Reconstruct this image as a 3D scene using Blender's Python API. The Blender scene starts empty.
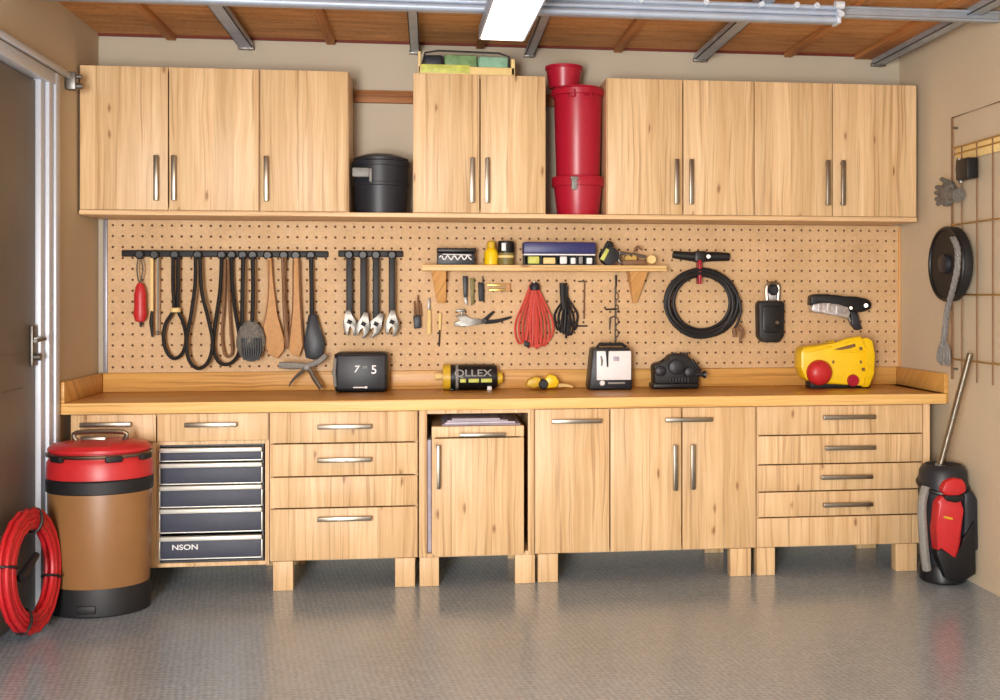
import bpy, bmesh, math, random
from mathutils import Vector, Matrix
random.seed(7)
PI = math.pi
S = bpy.context.scene
COL = S.collection

# ------------------------------------------------------------------ camera
CAM = Vector((0.0, -5.92, 1.39)); YAW = math.radians(7.0); F = 1100.0; PU, PV = 565.0, 297.0
cd = bpy.data.cameras.new('camera'); co = bpy.data.objects.new('camera', cd); COL.objects.link(co)
co.location = CAM; co.rotation_euler = (PI / 2, 0, -YAW)
cd.sensor_width = 36.0; cd.lens = 36.0 * F / 1000.0
cd.shift_x = (500.0 - PU) / 1000.0; cd.shift_y = -(350.0 - PV) / 1000.0
cd.clip_start = 0.05; cd.clip_end = 100
S.camera = co
S.view_settings.view_transform = 'Standard'; S.view_settings.look = 'None'
S.view_settings.exposure = -0.14; S.view_settings.gamma = 1.0; S.view_settings.use_curve_mapping = False

XL_ = -1.695
# ------------------------------------------------------------------ world, daylight and added fill
wd = bpy.data.worlds.new('sky'); S.world = wd; wd.use_nodes = True
bg = wd.node_tree.nodes['Background']; bg.inputs[0].default_value = (0.78, 0.89, 1.0, 1); bg.inputs[1].default_value = 0.75
def area(name, loc, rot, sx, sy, power, colr, spread=PI):
    l = bpy.data.lights.new(name, 'AREA'); l.shape = 'RECTANGLE'; l.size = sx; l.size_y = sy
    l.energy = power; l.color = colr; l.spread = spread
    o = bpy.data.objects.new(name, l); COL.objects.link(o); o.location = loc; o.rotation_euler = rot
    return o
# daylight coming through the open garage door behind the camera
area('garage_door_daylight', (-1.1, -7.3, 1.2), (PI / 2, 0, -0.30), 1.0, 1.9, 370, (1.0, 0.985, 0.96))
# added fill lamp by the closed left wall, brightens the right wall
area('side_fill', (XL_ + 0.06, -5.9, 1.35), (PI / 2, 0, -1.05), 1.2, 1.5, 75, (1.0, 0.985, 0.95))

# ------------------------------------------------------------------ picture -> place
FW = (math.sin(YAW), math.cos(YAW)); RT = (math.cos(YAW), -math.sin(YAW))
def T(u, v, Y):
    """point of the plane y = Y seen at (u, v)"""
    s = (u - PU) / F
    dx = FW[0] + RT[0] * s; dy = FW[1] + RT[1] * s
    t = (Y - CAM.y) / dy
    return Vector((dx * t, Y, CAM.z + t * (PV - v) / F))
def X(u, Y): return T(u, PV, Y).x
def Z(u, v, Y): return T(u, v, Y).z

# ------------------------------------------------------------------ materials
def lin(c):
    c = c / 255.0
    return c / 12.92 if c <= 0.04045 else ((c + 0.055) / 1.055) ** 2.4
def rgb(c): return (lin(c[0]), lin(c[1]), lin(c[2]), 1.0)
class NT:
    def __init__(s, m): s.t = m.node_tree; s.n = s.t.nodes; s.l = s.t.links
    def node(s, typ, **kw):
        n = s.n.new(typ)
        for k, v in kw.items(): setattr(n, k, v)
        return n
    def put(s, sock, v):
        if isinstance(v, bpy.types.NodeSocket): s.l.new(v, sock)
        else: sock.default_value = v
    def math(s, op, a, b=0.0, c=0.0, clamp=False):
        n = s.node('ShaderNodeMath', operation=op, use_clamp=clamp)
        s.put(n.inputs[0], a); s.put(n.inputs[1], b)
        if len(n.inputs) > 2: s.put(n.inputs[2], c)
        return n.outputs[0]
    def vec(s, a, b, c):
        n = s.node('ShaderNodeCombineXYZ')
        for i, v in enumerate((a, b, c)): s.put(n.inputs[i], v)
        return n.outputs[0]
    def mix(s, f, a, b, mode='MIX'):
        n = s.node('ShaderNodeMix', data_type='RGBA', blend_type=mode)
        s.put(n.inputs[0], f); s.put(n.inputs[6], a); s.put(n.inputs[7], b)
        return n.outputs[2]
    def rng(s, v, a, b, c, d):
        n = s.node('ShaderNodeMapRange'); n.clamp = True
        s.put(n.inputs[0], v)
        for i, q in enumerate((a, b, c, d)): n.inputs[i + 1].default_value = q
        return n.outputs[0]
    def noise(s, v, scale, detail=4, rough=0.55, dist=0.0):
        n = s.node('ShaderNodeTexNoise'); s.put(n.inputs['Vector'], v)
        n.inputs['Scale'].default_value = scale; n.inputs['Detail'].default_value = detail
        n.inputs['Roughness'].default_value = rough; n.inputs['Distortion'].default_value = dist
        return n.outputs[0]
    def bump(s, h, strength, dist=0.01):
        n = s.node('ShaderNodeBump'); n.inputs['Strength'].default_value = strength
        n.inputs['Distance'].default_value = dist; s.put(n.inputs['Height'], h)
        return n.outputs[0]
def new_mat(name):
    m = bpy.data.materials.new(name); m.use_nodes = True
    t = NT(m); b = t.n['Principled BSDF']
    return m, t, b
def mat(name, c, rough=0.5, metal=0.0, var=0.06, scale=30.0, bump=0.0, bscale=80.0, spec=0.5, coat=0.0):
    m, t, b = new_mat(name)
    tc = t.node('ShaderNodeTexCoord').outputs['Object']
    n = t.noise(tc, scale, 4)
    f = t.rng(n, 0.3, 0.7, 1 - var, 1 + var)
    col = t.mix(1.0, rgb(c), t.vec(f, f, f), 'MULTIPLY')
    t.put(b.inputs['Base Color'], col)
    b.inputs['Roughness'].default_value = rough; b.inputs['Metallic'].default_value = metal
    b.inputs['Specular IOR Level'].default_value = spec; b.inputs['Coat Weight'].default_value = coat
    if bump: t.put(b.inputs['Normal'], t.bump(t.noise(tc, bscale, 3), bump, 0.004))
    return m
def wood(name, c_light, c_dark, along='z', stave=0.06, svar=0.10, knots=0.6, rough=0.45, gs=1.0, spec=0.4):
    m, t, b = new_mat(name)
    tc = t.node('ShaderNodeTexCoord').outputs['Object']
    rnd = t.node('ShaderNodeObjectInfo').outputs['Random']
    sp = t.node('ShaderNodeSeparateXYZ'); t.put(sp.inputs[0], tc)
    x, y, z = sp.outputs
    if along == 'z': ac = t.math('ADD', x, y); al = z
    elif along == 'x': ac = t.math('ADD', y, z); al = x
    else: ac = t.math('ADD', x, z); al = y
    ac = t.math('MULTIPLY_ADD', rnd, 31.7, ac); al = t.math('MULTIPLY_ADD', rnd, 57.3, al)
    idx = t.math('FLOOR', t.math('DIVIDE', ac, stave))
    wn = t.node('ShaderNodeTexWhiteNoise', noise_dimensions='1D'); t.put(wn.inputs['W'], idx)
    sv = wn.outputs['Value']
    al2 = t.math('MULTIPLY_ADD', sv, 9.0, al)
    wob = t.noise(t.vec(t.math('MULTIPLY', ac, 3.0), t.math('MULTIPLY', al2, 1.6), 0.0), 1.0, 2)
    acw = t.math('MULTIPLY_ADD', wob, 0.05, ac)
    g1 = t.noise(t.vec(t.math('MULTIPLY', acw, 38.0 * gs), t.math('MULTIPLY', al2, 1.3 * gs), sv), 1.0, 5, 0.6, 0.5)
    g2 = t.noise(t.vec(t.math('MULTIPLY', acw, 190.0 * gs), t.math('MULTIPLY', al2, 5.0 * gs), sv), 1.0, 3)
    ln = t.noise(t.vec(t.math('MULTIPLY', acw, 75.0 * gs), t.math('MULTIPLY', al2, 1.0 * gs), sv), 1.0, 2)
    line = t.rng(ln, 0.56, 0.70, 0.0, 1.0)
    g = t.math('ADD', t.math('MULTIPLY', g1, 0.75), t.math('MULTIPLY', g2, 0.25))
    f = t.rng(g, 0.34, 0.66, 0.0, 1.0)
    col = t.mix(f, rgb(c_dark), rgb(c_light))
    dk = (c_dark[0] * .78, c_dark[1] * .70, c_dark[2] * .62)
    col = t.mix(t.math('MULTIPLY', line, 0.62), col, rgb(dk))
    val = t.rng(sv, 0.0, 1.0, 1.0 - svar, 1.0 + svar)
    col = t.mix(1.0, col, t.vec(val, t.math('POWER', val, 1.15), t.math('POWER', val, 1.5)), 'MULTIPLY')
    if knots > 0:
        vo = t.node('ShaderNodeTexVoronoi', voronoi_dimensions='2D')
        t.put(vo.inputs['Vector'], t.vec(t.math('MULTIPLY', acw, 7.5), t.math('MULTIPLY', al, 2.6), 0.0))
        vo.inputs['Scale'].default_value = 1.0
        sc = t.node('ShaderNodeSeparateColor'); t.put(sc.inputs[0], vo.outputs['Color'])
        pick = t.math('GREATER_THAN', sc.outputs[0], 1.0 - knots * 0.5)
        d = t.math('ADD', vo.outputs['Distance'], t.math('MULTIPLY', t.math('SUBTRACT', g2, 0.5), 0.16))
        k = t.math('MULTIPLY', t.rng(d, 0.015, 0.075, 1.0, 0.0), pick)
        halo = t.math('MULTIPLY', t.rng(d, 0.08, 0.28, 0.35, 0.0), pick)
        col = t.mix(halo, col, rgb(c_dark))
        col = t.mix(t.math('MULTIPLY', k, 0.85), col, rgb((140, 92, 54)))
    t.put(b.inputs['Base Color'], col)
    b.inputs['Roughness'].default_value = rough; b.inputs['Specular IOR Level'].default_value = spec
    t.put(b.inputs['Normal'], t.bump(g2, 0.05, 0.002))
    return m

M = {}
M['oak'] = wood('pale_oak', (235, 203, 158), (209, 169, 120), 'z', 0.095, 0.085, 0.55)
M['oakx'] = wood('pale_oak_rail', (236, 202, 156), (214, 172, 124), 'x', 0.08, 0.06, 0.2)
M['oakin'] = wood('oak_carcass', (206, 164, 112), (182, 138, 88), 'z', 0.12, 0.05, 0.0)
M['top'] = wood('honey_worktop', (222, 172, 98), (198, 144, 72), 'x', 0.11, 0.05, 0.0, rough=0.38)
M['edge'] = wood('lit_edge_wood', (244, 202, 132), (228, 178, 104), 'x', 0.2, 0.03, 0.0)  # paler wood tone, partly light on the front face put into colour
M['shelfwood'] = wood('pine_shelf', (242, 208, 150), (224, 184, 122), 'x', 0.2, 0.04, 0.2)
M['pine'] = wood('pine_bracket', (226, 176, 112), (206, 150, 88), 'z', 0.2, 0.04, 0.2)
M['joist'] = wood('joist_timber', (208, 146, 84), (176, 114, 60), 'y', 0.3, 0.05, 0.3, rough=0.7)
M['rail'] = wood('dark_rail', (170, 112, 62), (138, 86, 44), 'x', 0.3, 0.05, 0.0, rough=0.6)
M['chrome'] = mat('brushed_nickel', (150, 141, 128), 0.34, 1.0, 0.04)
M['steel'] = mat('galvanised_steel', (172, 180, 190), 0.42, 0.55, 0.10, 14)
M['zinc'] = mat('white_zinc', (172, 183, 200), 0.45, 0.25, 0.06, 14)
M['silver'] = mat('bright_tool_metal', (206, 202, 204), 0.4, 0.6, 0.25, 70)
M['metal'] = mat('tool_steel', (128, 124, 118), 0.42, 0.85, 0.12, 60)
M['black'] = mat('black_plastic', (19, 20, 24), 0.42, 0, 0.1)
M['rubber'] = mat('black_rubber', (24, 24, 27), 0.55, 0, 0.12, 60)
M['charcoal'] = mat('charcoal_plastic', (35, 38, 46), 0.45, 0, 0.08)
M['navy'] = mat('navy_plastic', (42, 44, 104), 0.4)
M['chest'] = mat('slate_drawer_paint', (64, 68, 84), 0.55, 0.0, 0.06)
M['chesttrim'] = mat('pale_trim', (232, 232, 224), 0.3, 0.3, 0.03)
M['red'] = mat('red_plastic', (196, 42, 46), 0.38, 0, 0.05)
M['crimson'] = mat('crimson_plastic', (172, 22, 48), 0.34, 0, 0.04)
M['cord_red'] = mat('red_cord', (206, 78, 66), 0.55, 0, 0.10, 90)
M['hose_red'] = mat('red_hose', (200, 34, 42), 0.42, 0, 0.10, 60)
M['tan'] = mat('tan_plastic_body', (148, 106, 64), 0.40, 0, 0.05, 6)
M['yellow'] = mat('yellow_plastic', (246, 204, 22), 0.36, 0, 0.05)
M['mustard'] = mat('mustard_plastic', (214, 176, 44), 0.42, 0, 0.10)
M['white'] = mat('white_label', (238, 238, 240), 0.45, 0, 0.03)
M['grey'] = mat('grey_plastic', (138, 136, 132), 0.5, 0, 0.12, 50)
M['lilac'] = mat('folded_plastic_sheet', (176, 168, 182), 0.35, 0, 0.18, 16, 0.5, 25)
M['leather'] = mat('tan_leather', (196, 146, 92), 0.6, 0, 0.10, 40, 0.3, 90)
M['brown'] = mat('brown_leather', (128, 92, 62), 0.6, 0, 0.16, 40, 0.3, 90)
M['cream'] = mat('cream_card', (236, 206, 140), 0.6)
M['green'] = mat('green_film', (118, 150, 104), 0.22, 0, 0.30, 22)
M['mint'] = mat('mint_film', (142, 186, 158), 0.22, 0, 0.2, 22)
M['lime'] = mat('lime_card', (196, 200, 96), 0.5, 0, 0.25, 24)
M['darkgap'] = mat('peg_hole_shade', (104, 68, 42), 0.8)  # dark brown that paints the shade inside the peg holes
M['braid'] = mat('grey_braid', (132, 130, 128), 0.7, 0, 0.35, 160, 0.6, 160)
M['rope'] = mat('grey_bristle', (112, 107, 100), 0.8, 0, 0.4, 110, 0.8, 90)
M['brass'] = mat('brass', (190, 156, 88), 0.35, 0.8, 0.1)
M['door'] = mat('grey_door_paint', (116, 108, 96), 0.5, 0, 0.04, 5)
M['frame'] = mat('white_door_frame', (206, 212, 222), 0.4, 0.1, 0.03)
M['strip'] = mat('grey_edge_strip', (150, 148, 156), 0.4, 0.4, 0.03)
M['redplate'] = mat('red_brown_plate', (112, 42, 26), 0.7)
M['olive'] = mat('olive_label', (122, 112, 60), 0.5, 0, 0.2)

def wall_mat(name, c):
    m, t, b = new_mat(name)
    tc = t.node('ShaderNodeTexCoord').outputs['Object']
    f = t.rng(t.noise(tc, 1.3, 4), 0.3, 0.7, 0.97, 1.03)
    t.put(b.inputs['Base Color'], t.mix(1.0, rgb(c), t.vec(f, f, f), 'MULTIPLY'))
    b.inputs['Roughness'].default_value = 0.75; b.inputs['Specular IOR Level'].default_value = 0.25
    t.put(b.inputs['Normal'], t.bump(t.noise(tc, 140.0, 3), 0.12, 0.004))
    return m
M['wall'] = wall_mat('beige_wall_paint', (190, 178, 158))
M['wallside'] = wall_mat('tan_wall_paint', (206, 190, 164))
def floor_mat():
    m, t, b = new_mat('grey_textured_floor')
    tc = t.node('ShaderNodeTexCoord').outputs['Object']
    big = t.rng(t.noise(tc, 1.1, 4), 0.3, 0.7, 0.9, 1.1)
    sp = t.node('ShaderNodeSeparateXYZ'); t.put(sp.inputs[0], tc)
    a = t.math('ADD', sp.outputs[0], sp.outputs[1]); c = t.math('SUBTRACT', sp.outputs[0], sp.outputs[1])
    w = t.noise(tc, 9.0, 2)
    s1 = t.math('SINE', t.math('MULTIPLY', t.math('MULTIPLY_ADD', w, 0.02, a), 150.0))
    s2 = t.math('SINE', t.math('MULTIPLY', t.math('MULTIPLY_ADD', w, 0.02, c), 105.0))
    n = t.noise(tc, 75.0, 3)
    h = t.math('ADD', t.math('MULTIPLY', t.math('MULTIPLY', s1, s2), 0.16), n)
    fl = t.rng(h, 0.3, 0.75, 0.76, 1.22)
    col = t.mix(1.0, rgb((156, 172, 188)), t.vec(fl, fl, fl), 'MULTIPLY')
    t.put(b.inputs['Base Color'], t.mix(1.0, col, t.vec(big, big, big), 'MULTIPLY'))
    t.put(b.inputs['Roughness'], t.rng(n, 0.3, 0.7, 0.12, 0.26))
    b.inputs['Specular IOR Level'].default_value = 0.7
    t.put(b.inputs['Normal'], t.bump(h, 0.13, 0.005))
    return m
M['floor'] = floor_mat()
def deck_mat():
    m, t, b = new_mat('orange_board_deck')
    tc = t.node('ShaderNodeTexCoord').outputs['Object']
    mp = t.node('ShaderNodeMapping'); t.put(mp.inputs[0], tc); mp.inputs['Scale'].default_value = (1.2, 9.0, 1.0)
    g = t.noise(mp.outputs[0], 2.2, 6, 0.6, 0.8)
    fl = t.noise(tc, 38.0, 3)
    f = t.rng(t.math('ADD', t.math('MULTIPLY', g, 0.7), t.math('MULTIPLY', fl, 0.3)), 0.35, 0.65, 0.0, 1.0)
    sp = t.node('ShaderNodeSeparateXYZ'); t.put(sp.inputs[0], tc)
    fr = t.math('FRACT', t.math('DIVIDE', sp.outputs[1], 0.19))
    seam = t.math('LESS_THAN', fr, 0.03)
    col = t.mix(f, rgb((172, 116, 64)), rgb((216, 158, 98)))
    t.put(b.inputs['Base Color'], t.mix(t.math('MULTIPLY', seam, 0.5), col, rgb((96, 52, 26))))
    b.inputs['Roughness'].default_value = 0.75
    t.put(b.inputs['Normal'], t.bump(fl, 0.2, 0.004))
    return m
M['deck'] = deck_mat()
def emit_mat(name, c, strength):
    m, t, b = new_mat(name)
    b.inputs['Base Color'].default_value = rgb(c); b.inputs['Emission Color'].default_value = rgb(c)
    b.inputs['Emission Strength'].default_value = strength
    return m
M['tube'] = emit_mat('lit_diffuser', (255, 250, 240), 3.2)
def clear_mat():
    m, t, b = new_mat('clear_case')
    b.inputs['Base Color'].default_value = (0.9, 0.93, 0.95, 1); b.inputs['Roughness'].default_value = 0.15
    b.inputs['Transmission Weight'].default_value = 0.7; b.inputs['IOR'].default_value = 1.2
    return m
M['clear'] = clear_mat()

# ------------------------------------------------------------------ shapes
class Sh:
    def __init__(s): s.b = bmesh.new()
    def _faces(s, vs, fs):
        v = [s.b.verts.new(p) for p in vs]; out = []
        for f in fs:
            try: out.append(s.b.faces.new([v[i] for i in f]))
            except ValueError: pass
        return v, out
    def _bev(s, faces, w, seg=2):
        if w <= 0: return
        ed = list({e for f in faces for e in f.edges})
        bmesh.ops.bevel(s.b, geom=ed, offset=w, offset_type='OFFSET', segments=seg, profile=0.5, affect='EDGES', clamp_overlap=True)
    def box(s, x0, x1, y0, y1, z0, z1, bev=0.0):
        vs = [(x, y, z) for x in (x0, x1) for y in (y0, y1) for z in (z0, z1)]
        v, f = s._faces(vs, [(0, 1, 3, 2), (4, 6, 7, 5), (0, 4, 5, 1), (2, 3, 7, 6), (0, 2, 6, 4), (1, 5, 7, 3)])
        s._bev(f, bev); return s
    def hull(s, a, b, bev=0.0):
        """two quads (or n-gons) with matching corners joined into a solid"""
        n = len(a)
        fs = [tuple(range(n))[::-1], tuple(range(n, 2 * n))] + [(i, (i + 1) % n, n + (i + 1) % n, n + i) for i in range(n)]
        v, f = s._faces(list(a) + list(b), fs); s._bev(f, bev); return s
    def prism(s, pts, y0, y1, bev=0.0):
        """pts: (x, z) outline, extruded in y"""
        return s.hull([(p[0], y0, p[1]) for p in pts], [(p[0], y1, p[1]) for p in pts], bev)
    def pxprism(s, pts, y0, y1, bev=0.0):
        q = [T(u, v, y0) for u, v in pts]
        return s.prism([(p.x, p.z) for p in q], y0, y1, bev)
    def tube(s, pts, r, seg=8, closed=False, cap=True, sub=0, flat=1.0):
        pts = [Vector(p) for p in pts]
        if sub: pts, r = smooth(pts, r, sub, closed)
        n = len(pts); rr = r if isinstance(r, (list, tuple)) else [r] * n
        tan = []
        for i in range(n):
            a = pts[i - 1] if (i or closed) else pts[i]; c = pts[(i + 1) % n] if (i < n - 1 or closed) else pts[i]
            d = (c - a); tan.append(d.normalized() if d.length > 1e-9 else Vector((0, 0, 1)))
        up = Vector((0, 1, 0)) if abs(tan[0].y) < 0.9 else Vector((1, 0, 0))
        rings = []
        for i in range(n):
            t = tan[i]; a = (up - t * up.dot(t))
            a = a.normalized() if a.length > 1e-6 else t.orthogonal().normalized()
            up = a; b2 = t.cross(a)
            rings.append([s.b.verts.new(pts[i] + (a * math.cos(2 * PI * k / seg) * flat + b2 * math.sin(2 * PI * k / seg)) * rr[i]) for k in range(seg)])
        for i in range(n if closed else n - 1):
            A, B = rings[i], rings[(i + 1) % n]
            for k in range(seg): s.b.faces.new((A[k], A[(k + 1) % seg], B[(k + 1) % seg], B[k]))
        if cap and not closed:
            s.b.faces.new(rings[0][::-1]); s.b.faces.new(rings[-1])
        return s
    def cyl(s, p0, p1, r0, r1=None, seg=16):
        r1 = r0 if r1 is None else r1
        return s.tube([p0, p1], [r0, r1], seg)
    def lathe(s, prof, c, seg=32, axis='z', sx=1.0, sy=1.0, cap=True):
        """prof: (r, h) along axis from c"""
        c = Vector(c); rings = []
        for r, h in prof:
            ring = []
            for k in range(seg):
                a = 2 * PI * k / seg; p, q = r * math.cos(a) * sx, r * math.sin(a) * sy
                if axis == 'z': o = (p, q, h)
                elif axis == 'y': o = (p, h, -q)
                else: o = (h, p, q)
                ring.append(s.b.verts.new(c + Vector(o)))
            rings.append(ring)
        for A, B in zip(rings, rings[1:]):
            for k in range(seg): s.b.faces.new((A[k], A[(k + 1) % seg], B[(k + 1) % seg], B[k]))
        if cap:
            s.b.faces.new(rings[0][::-1]); s.b.faces.new(rings[-1])
        return s
    def ell(s, c, rad, seg=16, rings=10):
        c = Vector(c); R_ = []
        for i in range(rings + 1):
            q = max(0.02, math.sin(PI * i / rings)); h = -math.cos(PI * i / rings)
            R_.append([s.b.verts.new(c + Vector((q * math.cos(2 * PI * k / seg) * rad[0], q * math.sin(2 * PI * k / seg) * rad[1], h * rad[2]))) for k in range(seg)])
        for A, B in zip(R_, R_[1:]):
            for k in range(seg): s.b.faces.new((A[k], A[(k + 1) % seg], B[(k + 1) % seg], B[k]))
        s.b.faces.new(R_[0][::-1]); s.b.faces.new(R_[-1])
        return s
    def xf(s, m):
        s.b.verts.ensure_lookup_table()
        for v in s.b.verts: v.co = m @ v.co
        return s
    def rough(s, a, seed=1):
        r = random.Random(seed)
        for v in s.b.verts: v.co += Vector((r.uniform(-a, a), r.uniform(-a, a), r.uniform(-a, a)))
        return s
def smooth(pts, r, sub, closed):
    n = len(pts); rr = r if isinstance(r, (list, tuple)) else None
    out, ro = [], []
    for i in range(n if closed else n - 1):
        g = (lambda j: pts[j % n]) if closed else (lambda j: pts[min(max(j, 0), n - 1)])
        p0, p1, p2, p3 = g(i - 1), g(i), g(i + 1), g(i + 2)
        for k in range(sub):
            t = k / sub
            out.append(0.5 * ((2 * p1) + (p2 - p0) * t + (2 * p0 - 5 * p1 + 4 * p2 - p3) * t * t + (3 * p1 - p0 - 3 * p2 + p3) * t ** 3))
            if rr: ro.append(rr[i] * (1 - t) + rr[(i + 1) % n] * t)
    if not closed:
        out.append(pts[-1])
        if rr: ro.append(rr[-1])
    return out, (ro if rr else r)
WL = {}
def part(name, sh, m, root=None, label=None, kind=None, ang=35):
    b = sh.b
    bmesh.ops.recalc_face_normals(b, faces=b.faces)
    for e in b.edges:
        if len(e.link_faces) == 2 and e.calc_face_angle(0) > math.radians(ang): e.smooth = False
    for f in b.faces: f.smooth = True
    lo = Vector((min(v.co[i] for v in b.verts) for i in range(3))); hi = Vector((max(v.co[i] for v in b.verts) for i in range(3)))
    c = (lo + hi) / 2 if root else Vector(((lo.x + hi.x) / 2, (lo.y + hi.y) / 2, lo.z))
    for v in b.verts: v.co -= c
    me = bpy.data.meshes.new(name); b.to_mesh(me); b.free()
    me.materials.append(m)
    o = bpy.data.objects.new(name, me); COL.objects.link(o)
    if root is not None: o.parent = root; o.location = c - WL[root.name]
    else: o.location = c
    WL[o.name] = c
    if label: o['label'] = label
    if kind: o['kind'] = kind
    return o
def tag(o, label, cat, group=None):
    o['label'] = label; o['category'] = cat
    if group: o['group'] = group
    return o
def thing(name, label, cat, loc, group=None):
    o = bpy.data.objects.new(name, None); COL.objects.link(o); o.empty_display_size = 0.05
    o.location = loc; WL[o.name] = Vector(loc)
    return tag(o, label, cat, group)
def struct(name, sh, m): return part(name, sh, m, None, None, 'structure')
def text(body, centre, size, m, root, name='lettering', shear=0.0, sx=1.0):
    c = bpy.data.curves.new(name, 'FONT'); c.body = body; c.size = size; c.extrude = 0.0008
    c.align_x = 'CENTER'; c.align_y = 'CENTER'; c.shear = shear; c.offset = 0.0006
    tmp = bpy.data.objects.new('tmp', c); COL.objects.link(tmp)
    bpy.context.view_layer.update()
    me = bpy.data.meshes.new_from_object(tmp.evaluated_get(bpy.context.evaluated_depsgraph_get()))
    bpy.data.objects.remove(tmp); bpy.data.curves.remove(c)
    me.transform(Matrix.Rotation(PI / 2, 4, 'X') @ Matrix.Diagonal((sx, 1, 1, 1)))
    me.materials.clear(); me.materials.append(m); me.name = name
    o = bpy.data.objects.new(name, me); COL.objects.link(o)
    o.parent = root; o.location = Vector(centre) - WL[root.name]; WL[o.name] = Vector(centre)
    return o

# ------------------------------------------------------------------ main measures
XL, XR = -1.695, 2.622
YU, YB, YT = -0.35, -0.60, -0.62
ZU1 = Z(430, 73, YU); ZU0 = Z(430, 213, YU)
ZW = 0.90; ZD = Z(430, 557.5, YB)
ZC = Z(430, 43, 0.0)
YF = -7.4

# ------------------------------------------------------------------ room
struct('floor', Sh().box(XL - .12, XR + .12, YF, 0.12, -0.10, 0.0), M['floor'])
struct('ceiling', Sh().box(XL - .12, XR + .12, YF, 0.12, ZC, ZC + 0.1), M['deck'])
struct('wall_back', Sh().box(XL - .12, XR + .12, 0.0, 0.12, 0.0, ZC), M['wall'])
YD0, YD1, ZDR = -0.636, -1.75, Z(57, 75, -0.636)
wl = Sh().box(XL - .12, XL, YD0, 0.0, 0, ZC).box(XL - .12, XL, YD1, YD0, ZDR, ZC).box(XL - .12, XL, YF, YD1, 0, ZC)
struct('wall_left', wl, M['wallside'])
struct('wall_right', Sh().box(XR, XR + .12, YF, 0.0, 0, ZC), M['wallside'])
struct('trim_1', Sh().box(XL, XR, -0.014, 0.0, ZC - 0.012, ZC), M['redplate'])
# side door in the left wall
dr = part('door_1', Sh().box(XL - .075, XL - .035, YD1 + .06, YD0 - .17, 0.01, ZDR - .06, .003)
          .box(XL - .037, XL - .03, YD1 + .2, YD0 - .32, 1.15, ZDR - .2, .004).box(XL - .037, XL - .03, YD1 + .2, YD0 - .32, .2, 1.0, .004), M['door'], None, None, 'structure')
fr = Sh()
for y0, y1, x in ((YD0 - .055, YD0, .014), (YD0 - .115, YD0 - .06, .004), (YD0 - .175, YD0 - .12, -.012)):
    fr.box(XL - .09, XL + x, y0, y1, 0, ZDR, .004)
fr.box(XL - .09, XL + .012, YD1, YD0 - .05, ZDR - .055, ZDR, .004).box(XL - .09, XL + .012, YD1, YD1 + .06, 0, ZDR, .004)
part('door_frame', fr, M['frame'], dr)
hz = Z(43, 345, -.8)
part('door_handle', Sh().box(XL - .035, XL - .02, YD0 - .25, YD0 - .2, hz - .09, hz + .09, .005).tube([(XL - .02, YD0 - .225, hz + .03), (XL + .02, YD0 - .225, hz + .03), (XL + .02, YD0 - .34, hz + .025)], .009)
     .cyl((XL - .02, YD0 - .225, hz - .05), (XL + .005, YD0 - .225, hz - .05), .016), M['metal'], dr)
# rail over the door with its end bracket
t = thing('door_track', 'pale slim rail over the grey side door, ending in a small bracket', 'rail', (XL + .03, -1.1, ZDR + .01))
part('rail', Sh().box(XL + .012, XL + .03, YD1 - .2, YD0 + .14, ZDR + .005, ZDR + .03, .003), M['frame'], t)
zb = Z(66, 80, -.5)
part('end_bracket', Sh().box(XL + .001, XL + .05, YD0 + .1, YD0 + .15, zb - .05, zb + .035, .006).cyl((XL + .02, YD0 + .125, zb - .03), (XL + .075, YD0 + .125, zb - .03), .014).cyl((XL + .02, YD0 + .125, zb + .015), (XL + .07, YD0 + .125, zb + .015), .011), M['metal'], t)

# ------------------------------------------------------------------ ceiling timbers, steel and lamp
for u in (172, 331, 480, 617, 787, 862):
    x = X(u, 0); w = .022 if u != 862 else .05
    part('ceiling_joist', Sh().box(x - w, x + w, YF, -0.015, ZC - .028, ZC, .002), M['joist'], None, None, 'structure')
LB = {247: 'bright steel channel under the ceiling above the left group of three doors', 415: 'grey steel channel under the ceiling, left of the lit lamp',
      529: 'dark steel channel under the ceiling just right of the lit lamp', 699: 'wide grey steel channel under the ceiling, third one right of centre',
      876: 'grey steel channel along the top of the right wall'}
LB[699] = 'wide grey steel channel meeting the wall above the right group of cabinet doors'
for u in (247, 415, 529, 699, 876):
    x = X(u, 0); w = .034 if u in (699, 876, 247) else .024
    z1 = ZC - .028; z0 = z1 - .032
    y1 = YF + .4 if u == 876 else -1.9
    t = thing('steel_channel', LB[u], 'steel channel', (x, -.9, z0), 'steel channels under the ceiling')
    part('web', Sh().box(x - w, x + w, y1, -.02, z0, z0 + .004).box(x - w, x - w + .004, y1, -.02, z0, z1).box(x + w - .004, x + w, y1, -.02, z0, z1), M['steel'] if u != 247 else M['zinc'], t)  # left channel gets paler metal, light on its underside put into colour
    part('end_clip', Sh().box(x - w - .006, x + w + .006, -.045, -.016, z0 - .008, z0 + .012, .003).cyl((x + w * .4, -.05, z0 - .002), (x + w * .4, -.02, z0 - .002), .009), M['metal'], t)
YK = -1.2
zk0 = Z(500, 12, YK); zk1 = zk0 + .078
xk1 = X(836, YK)
t = thing('door_track', 'heavy ribbed steel garage track running across the ceiling', 'rail', (0.3, YK, zk0))
tk = Sh().box(XL + .02, xk1, YK, YK + .05, zk0, zk1, .004)
for k, (dz, dd) in enumerate(((.012, .016), (.040, .012), (.066, .011))):
    tk.cyl((XL + .02, YK - .002, zk0 + dz), (xk1, YK - .002, zk0 + dz), dd, None, 12)
part('rail', tk, M['zinc'], t)
part('end_cap', Sh().box(xk1, xk1 + .018, YK - .02, YK + .055, zk0 - .006, zk1 + .008, .004).cyl((xk1 - .02, YK - .04, zk1 - .01), (xk1 + .02, YK - .04, zk1 - .01), .018).cyl((xk1 + .01, YK - .04, zk0 + .03), (xk1 + .01, YK - .01, zk0 + .03), .014), M['frame'], t)
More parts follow.
